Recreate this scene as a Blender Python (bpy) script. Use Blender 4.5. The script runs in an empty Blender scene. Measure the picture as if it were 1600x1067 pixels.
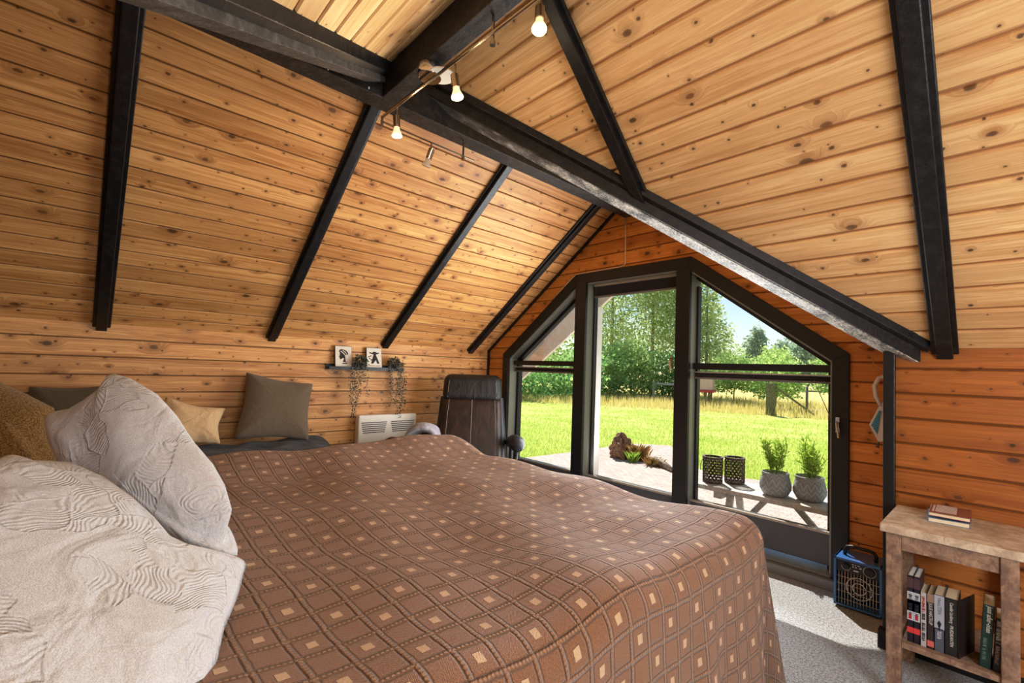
import bpy, math, random
import numpy as np
from mathutils import Vector, Matrix
random.seed(7)
RNG = np.random.default_rng(11)
SC = bpy.context.scene
COL = SC.collection
PI = math.pi

# ------------------------------------------------------------------ helpers
def link(o, parent=None):
    COL.objects.link(o)
    if parent is not None:
        o.parent = parent
    return o

def tag(o, label=None, cat=None, group=None, kind=None):
    if label: o['label'] = label
    if cat: o['category'] = cat
    if group: o['group'] = group
    if kind: o['kind'] = kind
    return o

def thing(name, label, cat, loc=(0, 0, 0), rot=(0, 0, 0), group=None):
    o = bpy.data.objects.new(name, None)
    o.empty_display_size = 0.1
    o.location = loc
    o.rotation_euler = rot
    link(o)
    return tag(o, label, cat, group)

def copy_tree(o, parent=None):
    c = o.copy()
    COL.objects.link(c)
    if parent is not None:
        c.parent = parent
    for ch in list(o.children):
        copy_tree(ch, c)
    return c

class MB:
    """collects geometry for ONE mesh object"""
    def __init__(s):
        s.v = []; s.f = []; s.uv = []; s.has_uv = False
    def add(s, verts, faces, uvs=None):
        b = len(s.v)
        s.v += [tuple(map(float, p)) for p in verts]
        for f in faces:
            s.f.append(tuple(i + b for i in f))
        if uvs is None:
            s.uv += [(0.0, 0.0)] * len(verts)
        else:
            s.has_uv = True
            s.uv += [tuple(u) for u in uvs]
        return s
    def box(s, x0, x1, y0, y1, z0, z1, M=None, axis=None):
        v = [(x, y, z) for z in (z0, z1) for y in (y0, y1) for x in (x0, x1)]
        f = [(0, 2, 3, 1), (4, 5, 7, 6), (0, 1, 5, 4), (2, 6, 7, 3), (0, 4, 6, 2), (1, 3, 7, 5)]
        if M is not None: v = [tuple(M @ Vector(p)) for p in v]
        return s.add(v, f)
    def bar(s, a, b, w, h, up=(0, 0, 1)):
        """rectangular bar from a to b; w across, h along 'up', centred"""
        a = Vector(a); b = Vector(b); d = (b - a).normalized(); up = Vector(up)
        r = d.cross(up)
        if r.length < 1e-6: r = d.cross(Vector((1, 0, 0)))
        r.normalize(); u = r.cross(d)
        v = []
        for p in (a, b):
            for sx, sz in ((-1, -1), (1, -1), (1, 1), (-1, 1)):
                v.append(p + r * (sx * w / 2) + u * (sz * h / 2))
        return s.add(v, [(3, 2, 1, 0), (4, 5, 6, 7), (0, 1, 5, 4), (1, 2, 6, 5), (2, 3, 7, 6), (3, 0, 4, 7)])
    def tube(s, pts, r, n=8, cap=True):
        pts = [Vector(p) for p in pts]
        rr = r if isinstance(r, (list, tuple)) else [r] * len(pts)
        rings = []; base = len(s.v); V = []
        prev = None
        for i, p in enumerate(pts):
            d = (pts[min(i + 1, len(pts) - 1)] - pts[max(i - 1, 0)]).normalized()
            if prev is None:
                t = Vector((0, 0, 1)) if abs(d.z) < 0.9 else Vector((1, 0, 0))
                x = d.cross(t).normalized()
            else:
                x = (prev - d * prev.dot(d)).normalized()
            prev = x; y = d.cross(x)
            for k in range(n):
                a = 2 * PI * k / n
                V.append(p + (x * math.cos(a) + y * math.sin(a)) * rr[i])
        F = []
        for i in range(len(pts) - 1):
            for k in range(n):
                k2 = (k + 1) % n
                F.append((i * n + k, i * n + k2, (i + 1) * n + k2, (i + 1) * n + k))
        if cap:
            F.append(tuple(range(n - 1, -1, -1)))
            F.append(tuple((len(pts) - 1) * n + k for k in range(n)))
        return s.add(V, F)
    def lathe(s, prof, n=32, M=None, close=True):
        V = []; F = []; U = []
        for i, (r, z) in enumerate(prof):
            for k in range(n):
                a = 2 * PI * k / n
                V.append(Vector((r * math.cos(a), r * math.sin(a), z))); U.append((k / n, i / (len(prof) - 1)))
        for i in range(len(prof) - 1):
            for k in range(n):
                k2 = (k + 1) % n
                F.append((i * n + k, i * n + k2, (i + 1) * n + k2, (i + 1) * n + k))
        if close:
            F.append(tuple(range(n - 1, -1, -1)))
            F.append(tuple((len(prof) - 1) * n + k for k in range(n)))
        if M is not None: V = [M @ p for p in V]
        return s.add(V, F, U)
    def prism(s, poly, d):
        """planar polygon (3D pts) extruded by vector d"""
        n = len(poly); d = Vector(d)
        V = [Vector(p) for p in poly] + [Vector(p) + d for p in poly]
        F = [tuple(range(n - 1, -1, -1)), tuple(range(n, 2 * n))]
        for i in range(n):
            j = (i + 1) % n
            F.append((i, j, n + j, n + i))
        return s.add(V, F)
    def build(s, name, mat=None, parent=None, smooth=False, bevel=0, bseg=2, subsurf=0, mats=None, midx=None):
        me = bpy.data.meshes.new(name)
        me.from_pydata(s.v, [], s.f)
        if s.has_uv:
            l = me.uv_layers.new(name='UVMap')
            vi = np.zeros(len(me.loops), dtype=np.int32)
            me.loops.foreach_get('vertex_index', vi)
            uv = np.array(s.uv, dtype=np.float32)[vi]
            l.data.foreach_set('uv', uv.ravel())
        if mats:
            for m in mats: me.materials.append(m)
            if midx is not None: me.polygons.foreach_set('material_index', np.array(midx, dtype=np.int32))
        elif mat is not None:
            me.materials.append(mat)
        me.update()
        fix_normals(me)
        if smooth:
            me.polygons.foreach_set('use_smooth', [True] * len(me.polygons))
            if smooth is not True: 
                me.set_sharp_from_angle(angle=math.radians(smooth))
        o = bpy.data.objects.new(name, me)
        link(o, parent)
        if bevel:
            m = o.modifiers.new('b', 'BEVEL'); m.width = bevel; m.segments = bseg; m.limit_method = 'ANGLE'; m.angle_limit = math.radians(40)
            m.harden_normals = False
        if subsurf:
            m = o.modifiers.new('s', 'SUBSURF'); m.levels = subsurf; m.render_levels = subsurf
        return o

def fix_normals(me):
    import bmesh
    if len(me.polygons) > 30000: return
    bm = bmesh.new(); bm.from_mesh(me)
    bmesh.ops.recalc_face_normals(bm, faces=bm.faces)
    bm.to_mesh(me); bm.free()

def grid_mesh(P, U=None, closed_u=False):
    """P: array (n,m,3) -> MB"""
    n, m = P.shape[:2]
    mb = MB()
    idx = np.arange(n * m).reshape(n, m)
    F = []
    for i in range(n - 1):
        for j in range(m - 1):
            F.append((int(idx[i, j]), int(idx[i + 1, j]), int(idx[i + 1, j + 1]), int(idx[i, j + 1])))
        if closed_u: F.append((int(idx[i, m - 1]), int(idx[i + 1, m - 1]), int(idx[i + 1, 0]), int(idx[i, 0])))
    mb.add(P.reshape(-1, 3).tolist(), F, None if U is None else U.reshape(-1, 2).tolist())
    return mb

def soup(name, V, nper, mat, parent=None, colors=None):
    """fast mesh of separate tris/quads: V (N*nper,3)"""
    N = len(V) // nper
    me = bpy.data.meshes.new(name)
    me.vertices.add(len(V)); me.vertices.foreach_set('co', np.asarray(V, dtype=np.float32).ravel())
    me.loops.add(len(V)); me.loops.foreach_set('vertex_index', np.arange(len(V), dtype=np.int32))
    me.polygons.add(N); me.polygons.foreach_set('loop_start', np.arange(0, len(V), nper, dtype=np.int32))
    me.polygons.foreach_set('loop_total', np.full(N, nper, dtype=np.int32))
    if colors is not None:
        at = me.attributes.new('tone', 'FLOAT', 'POINT')
        at.data.foreach_set('value', np.repeat(np.asarray(colors, dtype=np.float32), nper))
    me.materials.append(mat)
    me.update(calc_edges=True); me.validate()
    o = bpy.data.objects.new(name, me)
    return link(o, parent)

# ------------------------------------------------------------------ node DSL
class G:
    def __init__(s, name):
        s.m = bpy.data.materials.new(name); s.m.use_nodes = True
        s.t = s.m.node_tree; s.t.nodes.clear()
        s.out = s.t.nodes.new('ShaderNodeOutputMaterial')
    def n(s, typ, ins=None, **kw):
        nd = s.t.nodes.new(typ)
        for k, v in kw.items(): setattr(nd, k, v)
        for k, v in (ins or {}).items(): s.put(nd.inputs[k], v)
        return nd
    def put(s, sock, v):
        if hasattr(v, 'is_output'): s.t.links.new(v, sock)
        elif isinstance(v, (tuple, list)):
            if sock.type == 'RGBA' and len(v) == 3: v = (*v, 1)
            sock.default_value = v
        else: sock.default_value = v
    def math(s, op, a, b=0.0, c=None, clamp=False):
        nd = s.n('ShaderNodeMath', {0: a, 1: b}, operation=op, use_clamp=clamp)
        if c is not None: s.put(nd.inputs[2], c)
        return nd.outputs[0]
    def add(s, a, b): return s.math('ADD', a, b)
    def mul(s, a, b): return s.math('MULTIPLY', a, b)
    def sub(s, a, b): return s.math('SUBTRACT', a, b)
    def smooth(s, x, a, b, lo=0.0, hi=1.0):
        nd = s.n('ShaderNodeMapRange', {0: x, 1: a, 2: b, 3: lo, 4: hi}, interpolation_type='SMOOTHSTEP')
        return nd.outputs[0]
    def lin(s, x, a, b, lo=0.0, hi=1.0):
        return s.n('ShaderNodeMapRange', {0: x, 1: a, 2: b, 3: lo, 4: hi}).outputs[0]
    def uv(s): return s.n('ShaderNodeUVMap').outputs[0]
    def obj(s): return s.n('ShaderNodeTexCoord').outputs['Object']
    def gen(s): return s.n('ShaderNodeTexCoord').outputs['Generated']
    def pos(s): return s.n('ShaderNodeNewGeometry').outputs['Position']
    def sep(s, v): return s.n('ShaderNodeSeparateXYZ', {0: v}).outputs
    def comb(s, x=0.0, y=0.0, z=0.0): return s.n('ShaderNodeCombineXYZ', {0: x, 1: y, 2: z}).outputs[0]
    def noise(s, vec, scale=5.0, detail=2.0, rough=0.5, dist=0.0, col=False):
        nd = s.n('ShaderNodeTexNoise', {'Vector': vec, 'Scale': scale, 'Detail': detail, 'Roughness': rough, 'Distortion': dist})
        return nd.outputs[1 if col else 0]
    def white(s, w): return s.n('ShaderNodeTexWhiteNoise', {'W': w}, noise_dimensions='1D').outputs[0]
    def mix(s, fac, a, b, mode='MIX'):
        nd = s.n('ShaderNodeMix', data_type='RGBA', blend_type=mode)
        s.put(nd.inputs[0], fac); s.put(nd.inputs[6], a); s.put(nd.inputs[7], b)
        return nd.outputs[2]
    def ramp(s, fac, stops, interp='LINEAR'):
        nd = s.n('ShaderNodeValToRGB', {0: fac}); cr = nd.color_ramp; cr.interpolation = interp
        while len(cr.elements) < len(stops): cr.elements.new(0.5)
        for e, (p, c) in zip(cr.elements, stops):
            e.position = p; e.color = (*c, 1) if len(c) == 3 else c
        return nd.outputs[0]
    def vmul(s, v, k): return s.n('ShaderNodeVectorMath', {0: v, 1: k}, operation='MULTIPLY').outputs[0]
    def bump(s, h, strength=0.3, dist=0.01, normal=None):
        nd = s.n('ShaderNodeBump', {'Height': h, 'Strength': strength, 'Distance': dist})
        if normal is not None: s.put(nd.inputs['Normal'], normal)
        return nd.outputs[0]
    def bsdf(s, color, rough=0.5, normal=None, metal=0.0, spec=0.5, sheen=0.0, coat=0.0, emit=None, estr=0.0, trans=0.0, sub=None):
        nd = s.n('ShaderNodeBsdfPrincipled', {'Base Color': color, 'Roughness': rough, 'Metallic': metal, 'Specular IOR Level': spec})
        if normal is not None: s.put(nd.inputs['Normal'], normal)
        if sheen: s.put(nd.inputs['Sheen Weight'], sheen)
        if coat: s.put(nd.inputs['Coat Weight'], coat)
        if trans: s.put(nd.inputs['Transmission Weight'], trans)
        if emit is not None:
            s.put(nd.inputs['Emission Color'], emit); s.put(nd.inputs['Emission Strength'], estr)
        s.t.links.new(nd.outputs[0], s.out.inputs[0])
        return s.m
    def surf(s, sh):
        s.t.links.new(sh, s.out.inputs[0]); return s.m

def C8(r, g, b):
    f = lambda c: (c / 255 / 12.92) if c <= 10.3 else ((c / 255 + 0.055) / 1.055) ** 2.4
    return (f(r), f(g), f(b))

def simple(name, col, rough=0.5, metal=0.0, spec=0.5, nscale=0, namp=0.15, bump=0.0, sheen=0.0, coat=0.0):
    g = G(name)
    if nscale:
        n = g.noise(g.obj(), nscale, 4, 0.6)
        c = g.mix(n, tuple(x * (1 - namp) for x in col), tuple(min(1, x * (1 + namp)) for x in col))
        nm = g.bump(n, bump, 0.01) if bump else None
        return g.bsdf(c, rough, nm, metal, spec, sheen, coat)
    return g.bsdf(col, rough, None, metal, spec, sheen, coat)

BW = 0.118   # cover width of one board

def pine(name, light, dark, groove, var=0.18, seed=0.0, rough=0.42, knots=0.72):
    g = G(name)
    o = g.sep(g.uv()); u, v = o[0], o[1]
    vb = g.math('DIVIDE', v, BW)
    bi = g.math('FLOOR', vb)
    fv = g.math('FRACT', vb)
    r1 = g.white(g.add(bi, 3.17 + seed)); r2 = g.white(g.add(bi, 91.7 + seed)); r3 = g.white(g.add(bi, 47.3 + seed))
    uo = g.add(u, g.mul(r1, 43.0))
    # knots: small dark pins and larger brown ovals
    wobv = g.noise(g.comb(uo, v, 0.0), 55.0, 2, 0.6, col=True)
    def knots_layer(scale, stretch, off, dens, rmin, rvar):
        kv = g.comb(g.mul(uo, stretch), g.add(v, g.mul(bi, 7.31 + off)), 0.0)
        kv = g.n('ShaderNodeVectorMath', {0: kv, 1: g.vmul(wobv, (0.007, 0.007, 0.0))}, operation='ADD').outputs[0]
        vor = g.n('ShaderNodeTexVoronoi', {'Vector': kv, 'Scale': scale, 'Randomness': 1.0}, voronoi_dimensions='2D')
        d = g.math('DIVIDE', vor.outputs['Distance'], scale)
        cr = g.sep(vor.outputs['Color'])
        on = g.math('GREATER_THAN', cr[0], 1 - dens)
        rad = g.add(rmin, g.mul(g.math('POWER', cr[1], 2.0), rvar))
        return g.math('DIVIDE', d, rad), on, cr[2]
    d1, on1, c1 = knots_layer(10.0, 0.8, 0.0, knots, 0.003, 0.006)
    d2, on2, c2 = knots_layer(6.0, 0.62, 3.7, knots * 0.9, 0.006, 0.011)
    kn1 = g.mul(g.smooth(d1, 1.2, 0.5), on1)
    kn2 = g.mul(g.smooth(d2, 1.15, 0.75), on2)
    core2 = g.mul(g.smooth(d2, 0.75, 0.35), on2)
    kn = g.math('MAXIMUM', kn1, g.mul(kn2, 0.7))
    ring = g.math('MAXIMUM', g.mul(g.smooth(d2, 4.4, 0.9), on2), g.mul(g.smooth(d1, 3.5, 1.0), g.mul(on1, 0.6)))
    # grain
    gv = g.comb(g.mul(uo, 0.55), g.add(g.mul(v, 17.0), g.mul(ring, 0.9)), g.mul(r2, 31.0))
    n1 = g.noise(gv, 1.6, 6, 0.62, 0.5)
    band = g.math('PINGPONG', g.mul(n1, 15.0), 1.0)
    fine = g.noise(g.comb(g.mul(uo, 2.2), g.mul(v, 190.0), r2), 1.0, 3, 0.6)
    fac = g.math('ADD', g.mul(g.smooth(n1, 0.3, 0.72), 0.5), g.mul(band, 0.42))
    fac = g.add(fac, g.mul(g.sub(fine, 0.5), 0.7))
    col = g.mix(g.math('ADD', fac, 0.0, clamp=True), light, dark)
    val = g.add(1 - var, g.mul(r3, 2 * var))
    col = g.mix(1.0, col, g.n('ShaderNodeCombineColor', {0: val, 1: g.math('POWER', val, 1.25), 2: g.math('POWER', val, 1.5)}).outputs[0], 'MULTIPLY')
    blot = g.noise(g.comb(g.mul(uo, 1.6), g.mul(v, 9.0), r1), 1.0, 3, 0.5)
    col = g.mix(g.mul(g.smooth(blot, 0.52, 0.75), 0.38), col, tuple(x * k for x, k in zip(dark, (0.75, 0.62, 0.5))))
    col = g.mix(g.mul(ring, 0.45), col, tuple(x * k for x, k in zip(dark, (0.55, 0.42, 0.35))))
    col = g.mix(g.mul(kn2, 0.75), col, g.mix(c2, (0.035, 0.014, 0.007), (0.19, 0.075, 0.024)))
    col = g.mix(g.mul(core2, 0.45), col, g.mix(c2, (0.02, 0.009, 0.005), (0.24, 0.10, 0.035)))
    col = g.mix(g.mul(kn1, 0.85), col, g.mix(c1, (0.025, 0.011, 0.006), (0.12, 0.045, 0.014)))
    e = g.math('MINIMUM', fv, g.sub(1.0, fv))
    gr = g.smooth(e, 0.055, 0.02)
    col = g.mix(g.mul(gr, 0.75), col, groove)
    h = g.add(g.mul(fine, 0.5), g.mul(kn, -0.4))
    return g.bsdf(col, g.add(rough, g.mul(fine, 0.12)), g.bump(h, 0.12, 0.004), 0, 0.4)

# ------------------------------------------------------------------ materials
M = {}
M['pine_left'] = pine('pine_left', C8(233, 184, 118), C8(172, 109, 50), C8(100, 56, 22), 0.15, 0.0)  # same pine throughout; light and shade of each surface put into its tint
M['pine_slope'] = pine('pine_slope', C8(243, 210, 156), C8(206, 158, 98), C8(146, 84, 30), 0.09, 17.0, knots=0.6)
M['pine_gable_backlit'] = pine('pine_gable_backlit', C8(232, 160, 78), C8(192, 108, 40), C8(120, 58, 18), 0.14, 33.0)  # backlit orange of the gable put into the colour
M['pine_knee_shaded'] = pine('pine_knee_shaded', C8(196, 126, 58), C8(146, 80, 30), C8(96, 48, 16), 0.14, 51.0)  # darker copy, the knee wall's shade put into the colour

def stained(name, base, hi, rough=0.5, bs=0.35):
    g = G(name); p = g.obj()
    n = g.noise(g.vmul(p, (6, 6, 6)), 4, 6, 0.7)
    s = g.noise(g.vmul(p, (14, 14, 14)), 9, 3, 0.7)
    c = g.mix(g.smooth(n, 0.42, 0.75), base, hi)
    return g.bsdf(c, g.lin(s, 0.3, 0.7, rough - 0.12, rough + 0.15), g.bump(g.add(n, g.mul(s, 0.6)), bs, 0.006), 0, 0.5)
M['black'] = stained('black_stain', (0.006, 0.006, 0.007), (0.022, 0.021, 0.022), 0.38, 0.2)
M['beam'] = stained('rough_beam', (0.012, 0.010, 0.009), (0.055, 0.040, 0.032), 0.5, 0.6)
M['frame'] = stained('window_black', (0.005, 0.006, 0.008), (0.011, 0.012, 0.015), 0.42, 0.05)
M['reveal'] = simple('reveal_reflection', C8(138, 142, 132), 0.35, spec=0.6, nscale=3)  # dark reveals; their grey-green reflection is put into the colour

def sawn():
    g = G('sawn_grey_lit'); p = g.obj()
    n = g.noise(g.vmul(p, (30, 30, 30)), 3, 5, 0.75)
    m = g.noise(p, 9, 3, 0.6)
    f = g.smooth(g.add(g.mul(n, 0.7), g.mul(m, 0.4)), 0.42, 0.68)
    f = g.mul(f, g.smooth(g.add(g.sep(p)[1], g.mul(g.sub(m, 0.5), 1.2)), -1.9, -1.25, 0.06, 1.0))
    return g.bsdf(g.mix(f, (0.03, 0.026, 0.023), C8(224, 219, 208)), 0.6, g.bump(n, 0.6, 0.006))  # window light on the rough underside put into the pale tone, fading upward
M['sawn'] = sawn()

def carpet():
    g = G('carpet_grey'); p = g.obj()
    a = g.noise(p, 260, 2, 0.7); b = g.noise(p, 90, 3, 0.7)
    c = g.mix(g.smooth(g.add(g.mul(a, 0.6), g.mul(b, 0.4)), 0.38, 0.62), C8(84, 87, 92), C8(196, 199, 203))
    return g.bsdf(c, 0.95, g.bump(g.add(a, b), 0.7, 0.006), spec=0.1, sheen=0.2)
M['carpet'] = carpet()

def glass():
    g = G('window_glass')
    fr = g.n('ShaderNodeFresnel', {'IOR': 1.45})
    mx = g.n('ShaderNodeMixShader', {0: g.mul(fr.outputs[0], 0.55), 1: g.n('ShaderNodeBsdfTransparent').outputs[0], 2: g.n('ShaderNodeBsdfGlossy', {'Roughness': 0.02}).outputs[0]})
    return g.surf(mx.outputs[0])
M['glass'] = glass()

CELL = 0.0775
def spread_mat():
    g = G('bedspread_weave'); o = g.sep(g.uv())
    def cell(x):
        q = g.math('DIVIDE', x, CELL); i = g.math('FLOOR', q); f = g.math('FRACT', q)
        return q, i, f
    n = g.noise(g.uv(), 22, 2, 0.5, col=True); ns = g.sep(n)
    qa, ia, fa = cell(g.add(o[0], g.mul(g.sub(ns[0], 0.5), 0.008)))
    qb, ib, fb = cell(g.add(o[1], g.mul(g.sub(ns[1], 0.5), 0.008)))
    da = g.math('ABSOLUTE', g.sub(fa, 0.5)); db = g.math('ABSOLUTE', g.sub(fb, 0.5))
    ea = g.sub(0.5, da); eb = g.sub(0.5, db)          # distance to cell edge
    ra = g.smooth(ea, 0.095, 0.02); rb = g.smooth(eb, 0.095, 0.02)
    tw_a = g.add(0.75, g.mul(g.math('SINE', g.mul(o[1], 620.0)), 0.25)); tw_b = g.add(0.75, g.mul(g.math('SINE', g.mul(o[0], 620.0)), 0.25))
    rib = g.math('MAXIMUM', g.mul(ra, tw_a), g.mul(rb, tw_b))
    gut = g.math('MAXIMUM', g.mul(g.smooth(ea, 0.15, 0.09), g.sub(1.0, ra)), g.mul(g.smooth(eb, 0.15, 0.09), g.sub(1.0, rb)))
    chk = g.math('MODULO', g.math('ABSOLUTE', g.add(ia, ib)), 2.0)
    sq = g.mul(g.mul(g.smooth(da, 0.165, 0.145), g.smooth(db, 0.145, 0.125)), g.math('GREATER_THAN', chk, 0.5))
    wv = g.mul(g.math('SINE', g.mul(o[0], 1500.0)), g.math('SINE', g.mul(o[1], 1500.0)))
    mot = g.noise(g.uv(), 300, 2, 0.6)
    base = g.mix(g.smooth(mot, 0.3, 0.7), C8(128, 86, 54), C8(170, 122, 84))
    base = g.mix(g.mul(gut, 0.45), base, C8(66, 44, 32))  # shading along the cords put into the colour
    base = g.mix(g.mul(rib, 0.8), base, C8(186, 140, 98))
    base = g.mix(g.mul(sq, 0.9), base, C8(228, 196, 158))
    h = g.add(g.add(g.mul(rib, 1.0), g.mul(sq, 0.5)), g.add(g.mul(wv, 0.08), g.mul(gut, -0.35)))
    return g.bsdf(base, 0.6, g.bump(h, 1.0, 0.010), spec=0.4, sheen=0.35)
M['spread'] = spread_mat()

def knit():
    g = G('white_knit'); p = g.obj()
    nd = g.noise(p, 6.0, 2, 0.5, col=True)
    pw = g.n('ShaderNodeVectorMath', {0: p, 1: g.vmul(nd, (0.16, 0.16, 0.16))}, operation='ADD').outputs[0]
    vo = g.n('ShaderNodeTexVoronoi', {'Vector': pw, 'Scale': 12.5})
    ve = g.n('ShaderNodeTexVoronoi', {'Vector': pw, 'Scale': 12.5}, feature='DISTANCE_TO_EDGE')
    cc = g.n('ShaderNodeVectorMath', {0: vo.outputs['Color'], 1: (0.5, 0.5, 0.5)}, operation='SUBTRACT').outputs[0]
    cn = g.n('ShaderNodeVectorMath', {0: cc}, operation='NORMALIZE').outputs[0]
    dt = g.n('ShaderNodeVectorMath', {0: pw, 1: cn}, operation='DOT_PRODUCT').outputs['Value']
    rib = g.add(0.5, g.mul(g.math('SINE', g.mul(dt, 820.0)), 0.5))
    on = g.math('GREATER_THAN', g.sep(vo.outputs['Color'])[0], 0.45)
    edge = g.smooth(ve.outputs['Distance'], 0.06, 0.0)
    rope = g.mul(edge, g.add(0.6, g.mul(g.noise(p, 160, 1, 0.5), 0.8)))
    f = g.noise(p, 420, 2, 0.6)
    h = g.add(g.add(g.mul(g.mul(rib, on), 0.45), g.mul(f, 0.45)), g.mul(g.mul(rope, on), 0.7))
    fold = g.noise(p, 7, 3, 0.5, 1.0)
    c = g.mix(g.smooth(f, 0.3, 0.7), C8(200, 203, 208), C8(228, 231, 236))
    n0 = g.bump(fold, 0.6, 0.04)
    return g.bsdf(c, 0.85, g.bump(h, 0.75, 0.004, n0), spec=0.2, sheen=0.15)
M['knit'] = knit()

def fabric(name, a, b, scale=300, bs=0.5, fold=0.3, stretch=(1, 1, 1), sheen=0.2):
    g = G(name); p = g.obj()
    f = g.noise(g.vmul(p, stretch), scale, 3, 0.7); fo = g.noise(p, 8, 2, 0.5, 0.8)
    n0 = g.bump(fo, fold, 0.03)
    return g.bsdf(g.mix(g.smooth(f, 0.32, 0.68), a, b), 0.9, g.bump(f, bs, 0.004, n0), spec=0.15, sheen=sheen)
M['gold'] = fabric('gold_chenille', C8(78, 54, 26), C8(176, 138, 80), 190, 0.9)
M['taupe'] = fabric('taupe_weave', C8(84, 70, 54), C8(136, 118, 96), 420)
M['cream'] = fabric('cream_velvet', C8(206, 176, 130), C8(234, 208, 166), 260, 0.3, 0.7)
M['olive'] = fabric('olive_weave', C8(70, 62, 44), C8(110, 98, 74), 380)
M['darkcover'] = fabric('charcoal_blanket', C8(8, 8, 11), C8(22, 20, 25), 240, 0.5, 0.5)
M['throw'] = fabric('grey_fleece', C8(128, 124, 132), C8(186, 182, 188), 240, 0.6, 0.8)
M['sheet'] = fabric('white_sheet', C8(218, 218, 220), C8(240, 240, 242), 300)
M['patterned'] = fabric('dark_pattern', C8(40, 24, 22), C8(130, 96, 80), 45, 0.4)

def leather(name, a, b, crease=0.5):
    g = G(name); p = g.obj()
    c = g.noise(g.vmul(p, (1, 1, 0.35)), 16, 4, 0.6, 1.0); v = g.noise(p, 340, 2, 0.6)
    h = g.add(c, g.mul(v, 0.12))
    return g.bsdf(g.mix(g.smooth(c, 0.35, 0.7), a, b), 0.42, g.bump(h, crease, 0.012), spec=0.45)
M['leather_black'] = leather('black_leather', (0.010, 0.009, 0.009), (0.022, 0.02, 0.02), 0.8)
M['leather_brown'] = leather('brown_leather', C8(36, 22, 16), C8(62, 40, 30), 0.3)
M['leather_edge'] = leather('side_leather', C8(24, 24, 28), C8(48, 50, 56), 0.3)
M['stitch'] = simple('seam', C8(120, 104, 92), 0.5)
M['steel'] = simple('brushed_steel', C8(176, 164, 150), 0.22, 1.0, nscale=120, namp=0.1)
M['chrome'] = simple('chrome', C8(210, 208, 205), 0.08, 1.0)
M['whiteplate'] = simple('white_enamel', C8(226, 220, 208), 0.35, nscale=4, namp=0.02)
M['ventdark'] = simple('vent_dark', C8(70, 62, 54), 0.6)
M['mountwhite'] = simple('mount_white', C8(225, 216, 202), 0.7, nscale=60, namp=0.03)
M['ink'] = simple('ink', C8(38, 26, 20), 0.7)
M['cordwhite'] = simple('white_cord', C8(236, 214, 188), 0.5)
M['blind'] = simple('blind_grey', C8(112, 106, 106), 0.55, nscale=20, namp=0.1)
M['railhi'] = simple('blind_rail', C8(176, 168, 158), 0.35, 0.2)
M['blue'] = simple('blue_enamel', C8(52, 104, 168), 0.32, nscale=9, namp=0.12, coat=0.3)
M['panelblack'] = simple('panel_black', C8(30, 32, 38), 0.4)
M['rubber'] = simple('rubber_black', C8(16, 16, 18), 0.5)
M['dialrim'] = simple('dial_rim', C8(176, 180, 182), 0.35)
M['marks'] = simple('white_marks', C8(222, 224, 226), 0.5)
M['paper'] = simple('book_paper', C8(232, 218, 190), 0.85, nscale=200, namp=0.05)
M['paperwhite'] = simple('book_paper_white', C8(244, 242, 236), 0.85, nscale=200, namp=0.03)

def weathered(name, a, b, dark, scale=1.0, rough=0.7):
    g = G(name); p = g.obj()
    n = g.noise(g.vmul(p, (22 * scale, 22 * scale, 22 * scale)), 1.0, 5, 0.7, 0.3)
    s = g.noise(g.vmul(p, (140, 140, 18)), 1.0, 3, 0.7)
    c = g.mix(g.smooth(n, 0.35, 0.68), a, b)
    c = g.mix(g.mul(g.smooth(s, 0.55, 0.72), 0.5), c, dark)
    return g.bsdf(c, rough, g.bump(g.add(n, s), 0.3, 0.005), spec=0.3)
M['worn'] = weathered('worn_brown_wood', C8(126, 100, 86), C8(174, 146, 122), C8(82, 62, 52))
M['worntop'] = weathered('worn_top_wood', C8(178, 160, 138), C8(220, 207, 188), C8(138, 116, 94), 0.6)
M['bench'] = weathered('grey_bench_wood', C8(186, 183, 178), C8(228, 225, 219), C8(130, 126, 122))
M['verge'] = weathered('pale_verge_wood', C8(246, 242, 236), C8(253, 251, 248), C8(220, 212, 202), 0.4)
M['vergebrown'] = weathered('verge_brown', C8(230, 220, 210), C8(246, 240, 234), C8(196, 182, 166), 0.5)
M['fence'] = weathered('fence_post_wood', C8(96, 92, 72), C8(150, 146, 118), C8(66, 60, 48))
M['drift'] = weathered('driftwood', C8(110, 90, 72), C8(186, 170, 150), C8(60, 44, 34))
M['stump'] = weathered('stump_bark', C8(104, 70, 50), C8(196, 152, 116), C8(60, 38, 28), 2.0)
M['bark'] = simple('tree_bark', C8(150, 140, 126), 0.85, nscale=6, namp=0.4)

def potmat():
    g = G('grey_relief_pot'); o = g.sep(g.uv()); p = g.obj()
    a = g.math('PINGPONG', g.mul(o[0], 26.0), 1.0)
    z = g.math('FRACT', g.add(g.mul(o[1], 9.0), g.mul(a, 0.9)))
    line = g.smooth(g.math('ABSOLUTE', g.sub(z, 0.5)), 0.28, 0.18)
    n = g.noise(p, 60, 3, 0.7)
    c = g.mix(n, C8(120, 126, 132), C8(172, 178, 182)); c = g.mix(g.mul(line, 0.45), c, C8(205, 208, 210))
    return g.bsdf(c, 0.75, g.bump(g.add(line, n), 0.6, 0.006))
M['pot'] = potmat()
M['soil'] = simple('soil', C8(58, 44, 34), 0.95, nscale=90, namp=0.5)
M['lantern'] = simple('lantern_bronze', C8(74, 58, 48), 0.45, 0.5)

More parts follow.
